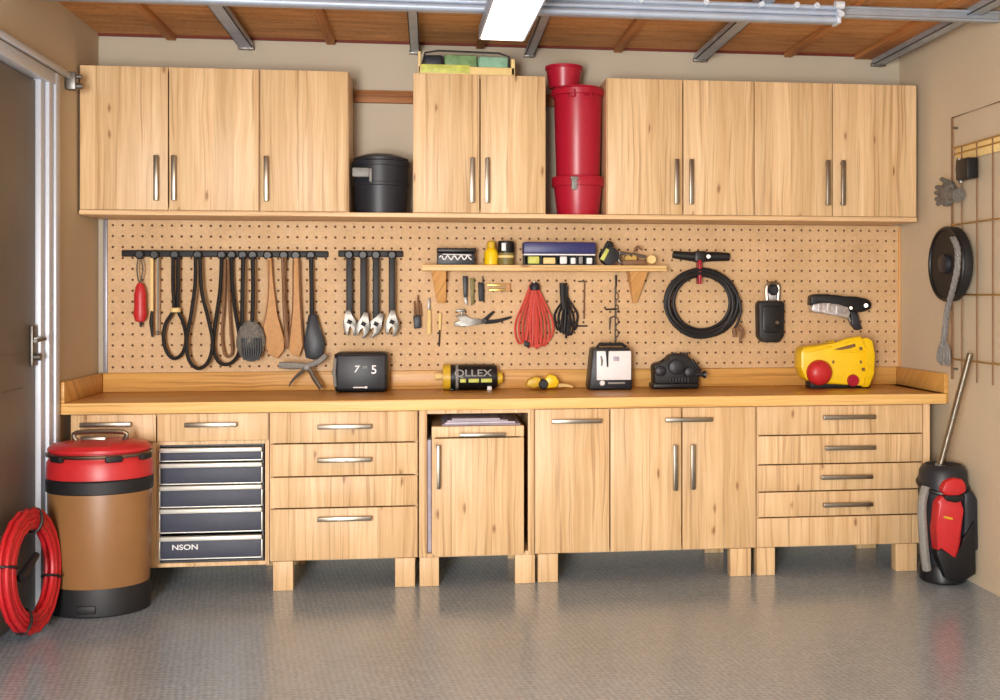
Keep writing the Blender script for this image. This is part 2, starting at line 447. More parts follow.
for u in (640, 705, 760, 795, 815):
    x = X(u, YK)
    part('bolt', Sh().cyl((x, YK - .03, zk1 - .012), (x, YK, zk1 - .012), .014, None, 8).cyl((x, YK - .04, zk1 - .012), (x, YK - .03, zk1 - .012), .008, None, 8), M['frame'], t)
z2 = Z(900, 20, -1.1)
t = thing('door_track', 'slim steel track section reaching from the heavy track to the right wall', 'rail', (2.0, -1.1, z2))
part('rail', Sh().box(xk1 - .12, XR - .01, -1.12, -1.09, z2, z2 + .05, .003).cyl((xk1 - .12, -1.122, z2 + .006), (XR - .01, -1.122, z2 + .006), .007).cyl((xk1 - .12, -1.122, z2 + .045), (XR - .01, -1.122, z2 + .045), .007), M['steel'], t)
# lamp
zl = zk0 - .075
yl = -1.1
u0, u1 = 482, 527
t = thing('ceiling_light', 'lit white rectangular lamp hanging under the garage track', 'lamp', (X(505, yl), -1.8, zl))
dpt = 1100 * (zl - CAM.z) / (297 - 41)
yl = CAM.y + dpt * 1.0
xa, xb = X(485, yl), X(531, yl)
t.rotation_euler.z = 0.035
part('diffuser', Sh().box(xa + .008, xb - .008, yl - 1.2, yl - .01, zl, zl + .03, .006), M['tube'], t)
part('housing', Sh().box(xa, xb, yl - 1.21, yl, zl + .026, zl + .065, .004).box(xa, xa + .007, yl - 1.21, yl, zl + .004, zl + .04).box(xb - .007, xb, yl - 1.21, yl, zl + .004, zl + .04), M['zinc'], t)
for y in (yl - .35, yl - .95):
    part('hanger', Sh().cyl(((xa + xb) / 2, y, zl + .06), ((xa + xb) / 2, y, ZC), .005), M['metal'], t)

# ------------------------------------------------------------------ handles, doors, drawers
def v_handle(door, u, v0, v1, Y, r=.0105):
    x = X(u, Y); a, b = Z(u, v0, Y), Z(u, v1, Y); y = Y - .032
    return part('handle', Sh().box(x - r, x + r, y - r, y + r, b, a, .003).box(x - .006, x + .006, y, Y - .0005, a - .022, a - .008, .002).box(x - .006, x + .006, y, Y - .0005, b + .008, b + .022, .002), M['chrome'], door)
def h_handle(door, u0, u1, v, Y, r=.0105):
    a, b = X(u0, Y), X(u1, Y); z = Z((u0 + u1) / 2, v, Y); y = Y - .032
    return part('handle', Sh().box(a, b, y - r, y + r, z - r, z + r, .003).box(a + .008, a + .022, y, Y - .0005, z - .006, z + .006, .002).box(b - .022, b - .008, y, Y - .0005, z - .006, z + .006, .002), M['chrome'], door)
def front(name, root, x0, x1, z0, z1, Y, m='oak'):
    return part(name, Sh().box(x0 + .003, x1 - .003, Y, Y + .018, z0 + .003, z1 - .003, .0025), M[m], root)
def carcass(x0, x1, y0, y1, z0, z1, th=.018, back=True):
    s = Sh().box(x0, x0 + th, y0, y1, z0, z1).box(x1 - th, x1, y0, y1, z0, z1).box(x0 + th, x1 - th, y0, y1, z0, z0 + th).box(x0 + th, x1 - th, y0, y1, z1 - th, z1)
    if back: s.box(x0 + th, x1 - th, y1 - .008, y1, z0 + th, z1 - th)
    return s

# ------------------------------------------------------------------ wall cabinets
YC = YU + .0185
def wall_cabinet(label, u0, u1, doors):
    x0, x1 = X(u0, YU), X(u1, YU)
    t = thing('wall_cabinet', label, 'cabinet', ((x0 + x1) / 2, -.17, ZU0), 'pale wood wall cabinets')
    part('carcass', carcass(x0, x1, YC, -.002, ZU0, ZU1), M['oak'], t)
    for a, b, h in doors:
        d = front('door', t, X(a, YU), X(b, YU), ZU0, ZU1, YU)
        o = (h - 430) * .0073
        v_handle(d, h, 158 + o, 203 + o, YU)
wall_cabinet('two-door pale wood wall cabinet in the corner above the red-lidded bin', 79, 259.3, [(79, 168.5, 157.5), (168.5, 259.3, 175)])
wall_cabinet('single-door pale wood wall cabinet beside the nook holding the black bucket', 259.7, 348.5, [(259.7, 348.5, 267)])
wall_cabinet('two-door pale wood wall cabinet with the green tray on top', 413, 546, [(413, 480, 472), (480, 546, 487)])
wall_cabinet('two-door pale wood wall cabinet just right of the tall red bin', 607, 754, [(607, 683, 675.5), (683, 754, 690)])
wall_cabinet('two-door pale wood wall cabinet at the end by the right wall', 754.4, 917, [(754.4, 832.5, 826), (832.5, 917, 841)])
tag(part('shelf_board', Sh().box(X(79, YU), X(917, YU), YU, -.003, ZU0 - .022, ZU0 - .0005, .002), M['oakx']), 'long pale wood board running under all the wall cabinets', 'shelf')
for (a, b, lab) in ((349, 412.4, 'brown wooden rail across the back of the black bucket nook'), (547, 606, 'brown wooden rail behind the tall red bin')):
    zr = Z(380, 97, 0)
    tag(part('hanging_rail', Sh().box(X(a, YU) + .003, X(b, YU) - .003, -.03, -.001, zr - .035, zr + .03, .003).box(X(a, YU) + .003, X(b, YU) - .003, -.04, -.03, zr - .0, zr + .012, .002), M['rail']), lab, 'rail', 'wooden hanging rails')

# ------------------------------------------------------------------ pegboard
ZP0, ZP1 = 1.0, ZU0 - .024
XP0, XP1 = X(109, 0), XR - .012
t = thing('pegboard', 'tan pegboard full of small holes covering the wall above the worktop', 'pegboard', ((XP0 + XP1) / 2, -.01, ZP0))
pb = Sh(); sp, sr = .0488, .0530
nx = int((XP1 - XP0) / sp); nz = int((ZP1 - ZP0) / sr)
sp = (XP1 - XP0) / nx; sr = (ZP1 - ZP0) / nz
for i in range(nx):
    for j in range(nz):
        cx, cz = XP0 + (i + .5) * sp, ZP0 + (j + .5) * sr
        out = []; inn = []; deep = []
        for k in range(8):
            a = PI / 4 * k
            ox = (sp / 2) * (0 if k in (2, 6) else (1 if k in (0, 1, 7) else -1)); oz = (sr / 2) * (0 if k in (0, 4) else (1 if k in (1, 2, 3) else -1))
            out.append(pb.b.verts.new((cx + ox, -.02, cz + oz)))
            inn.append(pb.b.verts.new((cx + .0068 * math.cos(a), -.02, cz + .0068 * math.sin(a))))
            deep.append(pb.b.verts.new((cx + .0068 * math.cos(a), -.013, cz + .0068 * math.sin(a))))
        for k in range(8):
            q = (k + 1) % 8
            pb.b.faces.new((out[k], inn[k], inn[q], out[q])); pb.b.faces.new((inn[k], deep[k], deep[q], inn[q]))
def peg_mat():
    m, tt, b = new_mat('tan_hardboard')
    tc = tt.node('ShaderNodeTexCoord').outputs['Object']
    n = tt.noise(tc, 5.0, 4); n2 = tt.noise(tc, 90.0, 4)
    f = tt.rng(tt.math('ADD', tt.math('MULTIPLY', n, .5), tt.math('MULTIPLY', n2, .5)), .35, .65, 0, 1)
    tt.put(b.inputs['Base Color'], tt.mix(f, rgb((198, 160, 114)), rgb((220, 184, 140))))
    b.inputs['Roughness'].default_value = .6
    return m
part('board', pb, peg_mat(), t)
part('hole_shade_sheet', Sh().box(XP0, XP1, -.012, -.002, ZP0, ZP1), M['darkgap'], t)  # added dark sheet, its colour stands for shade in the holes
part('edge_strip', Sh().box(XP0 - .022, XP0 - .0005, -.026, -.001, ZP0, ZP1, .003), M['strip'], t, 'grey strip')
part('edge_strip', Sh().box(XP1 + .0005, XP1 + .0115, -.026, -.001, ZP0, ZP1, .003), M['pine'], t)

# ------------------------------------------------------------------ worktop
t = thing('worktop', 'long honey-coloured wooden worktop with raised edges', 'worktop', (.46, -.3, ZW - .05))
XW0, XW1 = XL + .002, 2.6
part('slab', Sh().box(XW0, XW1, YT + .012, -.002, ZW - .052, ZW, .003), M['top'], t)
part('lit_edge_band', Sh().box(XW0, XW1, YT, YT + .0115, ZW - .052, ZW, .004), M['edge'], t, 'paler front edge')  # added edge strip, its paleness partly paints the light on the front
part('backsplash', Sh().box(XW0 + .026, XR - .026, -.0255, -.002, ZW + .0005, ZP0 - .001, .003), M['top'], t)
part('side_splash', Sh().box(XW0, XW0 + .025, YT, -.002, ZW + .0005, ZP0 - .001, .003), M['top'], t)
part('side_splash', Sh().box(XR - .0255, XR - .001, YT + .02, -.002, ZW + .0005, ZP0 - .001, .003).box(XW1 - .05, XR - .001, YT + .02, -.002, ZW - .052, ZW, .004), M['top'], t)

# ------------------------------------------------------------------ base units
ZT = ZW - .0535
def leg(root, ua, ub, zt, Y=YB + .004, d=.06):
    part('leg', Sh().box(X(ua, Y), X(ub, Y), Y, Y + d, 0.0005, zt, .003), M['oak'], root)
def back_leg(root, ua, ub, zt):
    part('leg', Sh().box(X(ua, YB), X(ub, YB), -.09, -.03, 0.0005, zt, .003), M['oak'], root)
# corner unit: two drawers over an open bay
xa0, xa1 = X(70, YB), X(268.5, YB); xm = X(156.5, YB)
zdr = Z(210, 441.5, YB)
t = thing('base_cabinet', 'corner base unit with two top drawers and the slate drawer chest inside', 'cabinet', ((xa0 + xa1) / 2, -.3, 0))
ZA0 = Z(210, 567, YB)
part('carcass', carcass(xa0, xa1, YB + .0185, -.01, ZA0, ZT).box(xa0 + .02, xa1 - .02, YB + .02, -.02, zdr - .016, zdr)
     .box(xm - .009, xm + .009, YB + .02, -.02, ZA0 + .019, zdr - .017), M['oak'], t)
for a, b, hu in ((xa0, xm, (82, 133)), (xm, xa1, (186, 238))):
    d = front('drawer', t, a, b, zdr, ZT, YB); h_handle(d, hu[0], hu[1], 424, YB)
d = front('door', t, xa0, xm, ZA0, zdr, YB)
for ua, ub in ((74, 92), (250, 266)): back_leg(t, ua, ub, ZA0); 
leg(t, 74, 92, ZA0)
# slate tool chest standing in the bay
ta, tb = X(158, YB) + .0, X(267, YB) - .02
tz0, tz1 = ZA0 + .019, zdr - .018
t = thing('tool_chest', 'slate blue drawer chest with pale trims inside the corner base unit', 'tool chest', ((ta + tb) / 2, -.3, tz0))
part('case', carcass(ta, tb, YB + .03, -.05, tz0, tz1, .008), M['charcoal'], t)
for i, (va, vb) in enumerate(((444, 461), (462.5, 484), (485, 507), (508, 532.5), (535.5, 559))):
    za = min(Z(210, va, YB), tz1 - .009); zb_ = max(Z(210, vb, YB), tz0 + .01)
    d = part('drawer', Sh().box(ta + .009, tb - .009, YB + .012, YB + .032, zb_ + .003, za - .026, .003), M['chest'], t)
    part('trim', Sh().box(ta + .004, tb - .004, YB - .004, YB + .03, za - .024, za - .003, .005), M['chesttrim'], d, 'pale pull edge')
    part('frame', Sh().box(ta + .002, ta + .008, YB + .006, YB + .03, zb_ + .001, za - .025, .002).box(tb - .008, tb - .002, YB + .006, YB + .03, zb_ + .001, za - .025, .002).box(ta + .008, tb - .008, YB + .008, YB + .03, zb_ - .001, zb_ + .003), M['chesttrim'], d)
    if i == 4: text('NSON', (T(185, 547.5, YB + .011)), .034, M['white'], d, sx=1.25)
# four drawer unit
def unit(label, u0, u1, zb_=ZD): 
    x0, x1 = X(u0, YB), X(u1, YB)
    t = thing('base_cabinet', label, 'cabinet', ((x0 + x1) / 2, -.3, 0))
    part('carcass', carcass(x0, x1, YB + .0185, -.01, zb_, ZT), M['oak'], t)
    return t, x0, x1
def drawers(t, x0, x1, uc, vs, handles):
    for i in range(len(vs) - 1):
        za = ZT if i == 0 else Z(uc, vs[i], YB); zb_ = ZD if i == len(vs) - 2 else Z(uc, vs[i + 1], YB)
        d = front('drawer', t, x0, x1, zb_, za, YB)
        if handles[i]: h_handle(d, *handles[i], YB)
t, x0, x1 = unit('pale wood four-drawer base unit right of the slate chest', 269.2, 418)
drawers(t, x0, x1, 343, [413, 443, 476, 507.5, 560], [(318, 372, 426), (318, 372, 459), None, (318, 372, 517.5)])
for a, b in ((273, 293), (395, 415)): leg(t, a, b, ZD); back_leg(t, a, b, ZD)
# open frame unit with pull-out cabinet
x0, x1 = X(419, YB), X(534, YB)
t = thing('base_cabinet', 'open pale wood frame unit around the narrow pull-out cabinet', 'cabinet', ((x0 + x1) / 2, -.3, 0))
part('carcass', carcass(x0, x1, YB + .004, -.01, ZD, ZT), M['oak'], t)
part('stile', Sh().box(x0, X(427, YB), YB, YB + .02, ZD, ZT, .002), M['oak'], t)
part('stile', Sh().box(X(528, YB), x1, YB, YB + .02, ZD, ZT, .002), M['oak'], t)
for a, b in ((419.5, 439), (515, 535)): leg(t, a, b, ZD, YB); back_leg(t, a, b, ZD)
yi = YB - .035
i0, i1 = X(431, yi), X(524.5, yi); iz1 = Z(478, 425.5, yi); izm = Z(478, 437.5, yi); iz0 = Z(478, 556, yi)
t = thing('pull_out_cabinet', 'narrow pale wood cabinet pulled slightly out of its frame', 'cabinet', ((i0 + i1) / 2, -.32, iz0))
part('carcass', carcass(i0 + .004, i1 - .004, yi + .0185, -.06, ZD + .019, iz1 - .006), M['oak'], t)
d = front('drawer', t, i0, i1, izm, iz1, yi); h_handle(d, 459, 505, 434, yi, .0085)
d = front('door', t, i0 + .012, i1, iz0, izm, yi); v_handle(d, 438.5, 444.5, 488, yi, .0085)
sh = Sh(); 
for k, (ua, ub, dz) in enumerate(((442, 520, .0), (445, 515, .009), (447, 508, .018), (452, 500, .026))):
    sh.box(X(ua, yi + .04), X(ub, yi + .04), yi + .03, -.25, iz1 - .004 + dz, iz1 + .005 + dz, .003)
tag(part('plastic_sheet', sh.rough(.0015), M['lilac']), 'folded pale plastic sheets lying on the narrow pull-out cabinet', 'sheet')
sh = Sh().box(X(427.5, YB + .05), i0 + .0015, YB + .012, -.2, ZD + .02, Z(430, 440, YB), .003)
tag(part('plastic_bag', sh.rough(.001), M['lilac']), 'thin lilac plastic bag wedged left of the narrow pull-out cabinet', 'bag')
# three door unit
t, x0, x1 = unit('pale wood three-door base unit under the worktop right of centre', 534.5, 756)
for a, b in ((538, 558), (730.5, 751)): leg(t, a, b, ZD); back_leg(t, a, b, ZD)
xa, xb = X(610, YB), X(682, YB)
d = front('door', t, x0, xa, ZD, ZT, YB); h_handle(d, 551, 601, 420.5, YB)
d = front('door', t, xa, xb, ZD, ZT, YB); v_handle(d, 674, 444, 489.5, YB); h_handle(d, 664, 711, 419, YB)
d = front('door', t, xb, x1, ZD, ZT, YB); v_handle(d, 691.5, 443.5, 488.5, YB)
# five drawer unit
t, x0, x1 = unit('pale wood five-drawer base unit beside the right wall', 756.5, 930)
drawers(t, x0, X(923, YB), 840, [405, 434.5, 463.5, 490.5, 516, 548], [(821, 873, 416.5), (823, 873, 447), (819, 870, 476), (821, 870, 503.5), None])
part('stile', Sh().box(X(923.5, YB), x1, YB, YB + .018, ZD, ZT, .002), M['oak'], t)
for a, b in ((757, 775), (896, 917)): leg(t, a, b, ZD); back_leg(t, a, b, ZD)

# ------------------------------------------------------------------ things above and between the wall cabinets
yb = -.19
bx = X(381, yb); r = .147
t = thing('bucket', 'black lidded plastic bucket in the nook between wall cabinets', 'bucket', (bx, yb, ZU0))
h1 = Z(381, 162, yb - r) - ZU0
part('body', Sh().lathe([(r * .86, 0), (r * .87, .01), (r * .93, h1 * .55), (r * .97, h1 * .56), (r * .97, h1 * .62), (r * .94, h1 * .63), (r * .96, h1 - .012)], (bx, yb, ZU0 + .0005), 40), M['charcoal'], t)
part('lid', Sh().lathe([(r * .99, -.012), (r, -.01), (r, .012), (r * .95, .018), (r * .95, .03), (r * .9, .034), (r * .55, .052), (r * .12, .056)], (bx, yb, ZU0 + h1), 40), M['charcoal'], t)
part('grip', Sh().box(bx - r * .93, bx - r * .35, yb - r * .98, yb - r * .80, ZU0 + h1 - .075, ZU0 + h1 - .028, .008).box(bx - r * .36, bx - r * .26, yb - r * .99, yb - r * .9, ZU0 + h1 - .1, ZU0 + h1 - .03, .006), M['grey'], t, 'grey grip')
# red bins
yr = -.2; rx = X(578, yr); r = .134
zlow = Z(577, 181, yr - r)
t = thing('storage_bin', 'short crimson bin with a grey clasp under the tall red bin', 'bin', (rx, yr, ZU0), 'crimson bins stacked in the nook')
hl = zlow - ZU0
part('body', Sh().lathe([(r * .80, 0), (r * .82, .008), (r * .95, hl - .02)], (rx, yr, ZU0 + .0005), 40), M['crimson'], t)
part('lid', Sh().lathe([(r * .98, -.02), (r * 1.03, -.018), (r * 1.04, .02), (r * 1.02, .03), (r * .96, .032)], (rx, yr, ZU0 + hl), 40), M['crimson'], t)
uc = X(574, yr - r)
part('clasp', Sh().box(uc - .014, uc + .014, yr - r * 1.13, yr - r * 1.0, ZU0 + hl - .045, ZU0 + hl + .022, .004).cyl((uc - .02, yr - r * 1.13, ZU0 + hl + .015), (uc + .02, yr - r * 1.13, ZU0 + hl + .015), .006), M['grey'], t, 'grey clasp')
zb0 = ZU0 + hl + .0325; zb1 = Z(577, 87, yr - r)
t = thing('storage_bin', 'tall crimson lidded bin standing on a shorter red one', 'bin', (rx, yr, zb0), 'crimson bins stacked in the nook')
part('body', Sh().lathe([(r * .84, 0), (r * .86, .01), (r * .95, zb1 - zb0 - .02)], (rx, yr, zb0), 40), M['crimson'], t)
part('lid', Sh().lathe([(r * .97, -.03), (r * 1.05, -.028), (r * 1.06, 0), (r * .99, .004), (r * .97, .014), (r * .3, .02)], (rx, yr, zb1), 40), M['crimson'], t)
for u in (572, 589):
    x = X(u, yr - r)
    part('latch', Sh().tube([(x - .02, yr - r * 1.06, zb1 - .035), (x - .02, yr - r * 1.1, zb1 - .05), (x + .012, yr - r * 1.1, zb1 - .05), (x + .012, yr - r * 1.08, zb1 - .012)], .004), M['crimson'], t)
rb = .098; bx = X(564, yr + .03); zt = zb1 + .021; hb = Z(564, 66, yr) - zt
tag(part('bucket', Sh().lathe([(rb * .8, 0), (rb * .86, hb * .3), (rb * .97, hb * .85), (rb * 1.03, hb * .86), (rb * 1.03, hb), (rb * .97, hb), (rb * .9, hb * .5), (rb * .75, .01)], (bx, yr + .03, zt), 36), M['crimson']), 'small dark red bucket resting on the lid of the tall red bin', 'bucket')
# green tray on the middle cabinet
yg = -.33
ga, gb = X(418, yg), X(515, yg); gz = ZU1 + .0005; gh = Z(466, 51, yg) - gz
t = thing('tray', 'low wooden tray holding green film-wrapped packs above the middle cabinet', 'tray', ((ga + gb) / 2, -.2, gz))
part('frame', Sh().box(ga, gb, yg, yg + .012, gz, gz + gh * .34, .003).box(ga, ga + .014, yg, -.06, gz, gz + gh * .95, .004).box(gb - .02, gb, yg, -.06, gz, gz + gh * .72, .004).box(ga + .01, gb - .01, yg + .01, -.06, gz, gz + .012), M['cream'], t)
part('card', Sh().box(ga + .016, ga + .26, yg - .002, yg + .001, gz + .006, gz + gh * .40, .0008), M['lime'], t, 'lime printed card')
part('rim_wire', Sh().tube([(ga + .02, yg + .01, gz + gh * .3), (ga + .035, yg + .01, gz + gh * .9), (ga + .1, yg + .01, gz + gh), (gb - .08, yg + .01, gz + gh * .96), (gb - .03, yg + .01, gz + gh * .82), (gb - .028, yg + .01, gz + gh * .3)], .005), M['rubber'], t)
xs = [ga + .03, ga + .13, ga + .3, gb - .03]
for k in range(3):
    tag(part('film_pack', Sh().box(xs[k] + .002, xs[k + 1] - .002, yg + .018, -.08, gz + .0125, gz + gh * (.84 + .05 * (k == 1)), .012).rough(.002, k), M[('charcoal', 'green', 'mint')[k]]),
        ('dark film-wrapped pack at the left end of the wooden tray', 'leaf green film-wrapped pack in the middle of the wooden tray', 'mint green film-wrapped pack at the right of the wooden tray')[k], 'pack', 'wrapped packs in the tray')

# ------------------------------------------------------------------ hanging tools
YQ = -.058
def rack(label, ua, ub, v, hooks):
    a, b = X(ua, -.05), X(ub, -.05); z = Z((ua + ub) / 2, v, -.05)
    t = thing('tool_rack', label, 'rack', ((a + b) / 2, -.035, z - .018))
    part('bar', Sh().box(a, b, -.046, -.0205, z - .018, z + .016, .006), M['rubber'], t)
    for u in hooks:
        x = X(u, -.05)
        part('clip', Sh().lathe([(.014, 0), (.024, -.004), (.024, -.018), (.017, -.024)], (x, -.0455, z - .008), 14, 'y'), M['black'], t)
rack('long black tool rack on the pegboard, left of the wrench rack', 121, 328, 253.5, (140, 155, 175, 198, 222, 232, 243, 253, 268, 284, 296, 311))
rack('short black rack holding four dark-handled wrenches', 338, 403, 253.5, (349, 363, 376, 392))
def L(pts, Y=YQ): return [T(u, v, Y) for u, v in pts]
YH = -.078
# red screwdriver
t = thing('screwdriver', 'red-handled screwdriver hanging at the left end of the long rack', 'screwdriver', T(140, 322, YH))
part('hook_ring', Sh().tube(L([(138, 259), (137, 270), (139.5, 283), (143, 270), (141, 259)], YH), .004, 6, sub=4), M['metal'], t)
part('handle', Sh().lathe([(.012, 0), (.022, -.02), (.03, -.06), (.029, -.12), (.034, -.16), (.024, -.195), (.01, -.2)], T(140, 283, YH), 12, 'z', 1, .7), M['red'], t)
part('tip', Sh().cyl(T(140, 319, YH), T(141, 327, YH), .006), M['rubber'], t)
t = thing('metal_file', 'thin metal file hanging next to the red screwdriver', 'file', T(152, 340, YH))
part('blade', Sh().box(X(150.4, YH), X(153.4, YH), YH - .004, YH + .004, Z(152, 312, YH), Z(152, 258, YH), .002), M['cream'], t)
part('handle', Sh().tube(L([(152, 311), (151, 322), (152.5, 337)], YH), [.007, .010, .006], 8), M['rubber'], t)
tag(part('metal_rod', Sh().cyl(T(158, 258, YH), T(158, 332, YH), .006, .004).ell(T(158, 333, YH), (.008, .008, .012)), M['metal']), 'slim pale rod hanging left of the first black loop', 'rod')
# belt loops
def loop(label, pts, r, m, ring=None, inner=None, YH=-.078):
    t = thing('strap_loop', label, 'strap', T(pts[len(pts) // 2][0], max(p[1] for p in pts), YH), 'black looped straps on the long rack')
    part('strap', Sh().tube(L(pts, YH), r, 8, sub=6, flat=1.3), m, t)
    if ring:
        part('ferrule', Sh().lathe([(.022, -.012), (.026, -.01), (.026, .01), (.022, .012)], T(ring[0], ring[1], YH), 14), M['cream'], t, 'pale ferrule')
    if inner: part('inner_strap', Sh().tube(L(inner, YH + .012), r * .7, 8, sub=6), M['brown'], t)
loop('black strap with a closed oval loop below a pale ferrule', [(173, 257), (173, 285), (173.5, 309), (165.5, 324), (163.5, 340), (168, 354), (175.5, 358.5), (183, 352), (186, 338), (183, 322), (178, 309), (178, 285), (178, 257)], .0095, M['rubber'], (175.7, 310))
loop('black strap hanging in a long teardrop, second loop on the rack', [(195.5, 257), (195, 285), (191, 315), (186.5, 340), (189, 360), (198.5, 368.5), (208.5, 361), (212.5, 342), (208, 318), (201.5, 290), (200, 257)], .0095, M['rubber'], None, None, -.104)
loop('dark strap in a wide U shape left of the grey brush', [(221.5, 257), (220, 290), (215, 325), (213.5, 348), (219, 362), (229, 364), (238, 355), (239.5, 338), (235, 310), (232.5, 285), (231.5, 257)], .0095, M['rubber'], None, [(225, 259), (224, 300), (222, 335), (225, 355), (232, 352), (230, 320), (228, 259)])
t = thing('scrub_brush', 'round grey bristle brush on two dark straps', 'brush', T(251, 360, (YH - .03)))
part('strap', Sh().tube(L([(243, 257), (242.5, 290), (242, 330), (243, 345)], (YH - .03)), .0105, 8, sub=4).tube(L([(252.5, 257), (253, 290), (252, 325)], (YH - .03)), .0105, 8, sub=4), M['rubber'], t)
hd = Sh().ell(T(251, 341, (YH - .03)), (.074, .034, .105), 20, 12)
hd.rough(.004, 3)
part('head', hd, M['rope'], t)
br = Sh()
for k in range(9):
    u = 242 + k * 2.3
    br.tube(L([(u, 338), (u - (246 - u) * .02, 352), (251 + (u - 251) * .75, 360)], (YH - .03) - .03), .006, 5)
part('bristles', br, M['rubber'], t)
t = thing('leather_sheath', 'broad light tan leather sheath widening downwards beside the grey brush', 'sheath', T(270, 360, YH))
part('body', Sh().pxprism([(266.5, 258), (271.5, 258), (273, 285), (277, 315), (284, 338), (284, 350), (277, 359), (268, 354), (262, 344), (260, 332), (265, 310), (267, 285)], YH - .008, YH + .012, .006), M['leather'], t)
part('seam', Sh().tube(L([(269, 260), (268, 300), (262.5, 335), (268, 352)], YH - .0095), .003, 5, sub=3), M['brown'], t)
t = thing('twisted_strap', 'narrow dark twisted strap between two tan leather sheaths', 'strap', T(286, 350, YH))
part('body', Sh().tube(L([(282.5, 257), (284, 285), (284.5, 312), (287, 335), (288.5, 348)], YH), [.008, .011, .009, .013, .010], 7, sub=3, flat=1.3).tube(L([(285.5, 257), (283.5, 290), (287, 318), (285, 340), (287.5, 349)], YH - .008), .006, 6, sub=3), M['brown'], t)
t = thing('leather_sheath', 'slim tan leather sheath hanging left of the black paddle', 'sheath', T(296, 358, YH))
part('body', Sh().pxprism([(293.5, 258), (298.5, 258), (299.5, 290), (300.5, 320), (303, 345), (299, 357), (292, 355), (288, 348), (292.5, 330), (293, 295)], YH - .008, YH + .010, .005), M['leather'], t)
part('edge', Sh().tube(L([(299, 260), (300, 300), (303, 345)], YH - .009), .004, 6, sub=3).tube(L([(293, 260), (292.5, 310), (288, 348)], YH - .009), .004, 6, sub=3), M['brown'], t)
t = thing('paddle_brush', 'black paddle-shaped brush at the right end of the long rack', 'brush', T(314, 358, YH))
part('handle', Sh().tube(L([(311, 257), (311.5, 285), (312, 318)], YH), [.012, .011, .013], 10), M['rubber'], t)
part('blade', Sh().pxprism([(308.5, 314), (316.5, 314), (320, 328), (325, 342), (323, 356), (314, 360), (305.5, 358), (303, 344), (306, 328)], YH - .014, YH + .012, .008), M['charcoal'], t)
# wrenches
WLb = ('dark-handled wrench leftmost of the four on the short rack', 'dark-handled wrench second from left on the short rack', 'dark-handled wrench third from left on the short rack', 'dark-handled wrench rightmost of the four on the short rack')
for k, (u, v, a) in enumerate(((349.5, 322, -8), (363.5, 324, 14), (376, 324, 32), (392, 322, 4))):
    yw_ = YH - .022 * (k % 2)
    t = thing('wrench', WLb[k], 'wrench', T(u, v + 16, yw_), 'wrenches on the short rack')
    part('handle', Sh().box(X(u - 3.3, yw_), X(u + 3.3, yw_), yw_ - .008, yw_ + .01, Z(u, v - 4, yw_), Z(u, 258, yw_), .005), M['rubber'], t)
    q = math.radians(a); pts = []
    for du, dv in ((-3 / .8, -12), (3, -12), (4, -5), (8.5, -1), (9.5, 6), (6, 13), (2.2, 15), (3.4, 7), (0.5, 3), (-3, 6), (-3.4, 13), (-7, 12), (-9, 4), (-7.5, -2), (-4, -5)):
        du *= .8
        pts.append((u + du * math.cos(q) - dv * math.sin(q), v + dv * math.cos(q) + du * math.sin(q)))
    hd = part('head', Sh().pxprism(pts, yw_ - .012, yw_ + .008, .003), M['metal'], t)
    part('thumb_wheel', Sh().cyl(T(u - 2, v - 1, yw_ - .015), T(u + 2, v + 1, yw_ - .015), .010, None, 12), M['rubber'], hd)
# tools under the shelf, left
t = thing('brush', 'small brush with dark head and reddish prongs under the shelf end', 'brush', T(417, 329, YH + .02))
part('head', Sh().pxprism([(413, 316), (421, 315), (421.5, 328), (414, 329)], -.062, -.03, .006), M['charcoal'], t)
pr = Sh()
for u, v in ((414.6, 301), (418, 295), (420.6, 303)): pr.cyl(T(u, v, -.045), T(u + .4, 316.5, -.045), .0045, .007, 8)
part('prongs', pr, M['brown'], t)
t = thing('chisel', 'slim yellow-handled chisel hanging right of the small brush', 'chisel', T(429, 337, -.04))
part('handle', Sh().cyl(T(429, 310, -.04), T(429, 334, -.04), .011, .013, 10), M['cream'], t)
part('blade', Sh().box(X(427.8, -.04), X(430.2, -.04), -.043, -.037, Z(429, 310, -.04), Z(429, 298, -.04), .001), M['metal'], t)
t = thing('pocket_screwdriver', 'thin screwdriver with pale handle hanging below the left bracket', 'screwdriver', T(439, 347, -.04))
part('handle', Sh().cyl(T(440, 313, -.04), T(439.7, 330, -.04), .009, .007, 10), M['cream'], t)
part('shaft', Sh().cyl(T(439.7, 330, -.04), T(439, 346.5, -.04), .004, .004, 8), M['rubber'], t)
# magnetic strip tools
t = thing('chisel', 'dark wide-bladed chisel hanging under the left half of the shelf', 'chisel', T(465, 306, -.04))
part('handle', Sh().pxprism([(462.5, 276), (467.8, 276), (467.4, 297), (463.6, 297)], -.055, -.03, .004), M['charcoal'], t)
part('blade', Sh().pxprism([(463.8, 297), (467.2, 297), (467.8, 305.5), (464.8, 303.5)], -.045, -.038, .001), M['metal'], t)
tag(part('metal_file', Sh().pxprism([(470, 278), (474.5, 278), (474, 304), (471, 306)], -.046, -.036, .002), M['olive']), 'olive flat file hanging between two dark tools under the shelf', 'file')
t = thing('pocket_knife', 'dark folding knife hanging upright under the shelf', 'knife', T(481, 302, -.04))
part('handle', Sh().pxprism([(478, 282), (484, 283), (484.5, 301), (478.8, 301.5)], -.055, -.032, .005), M['rubber'], t)
part('clip', Sh().cyl(T(482.5, 276, -.044), T(482.5, 284, -.044), .004, None, 8), M['metal'], t)
t = thing('spirit_level', 'small brass-coloured level fixed under the shelf near the red cord', 'level', T(498, 291, -.04))
part('body', Sh().pxprism([(487, 284), (508, 284), (508, 286.2), (487, 286.2)], -.05, -.03, .002).pxprism([(489, 288.5), (507, 288.5), (507, 291), (489, 291)], -.05, -.03, .002), M['brass'], t)
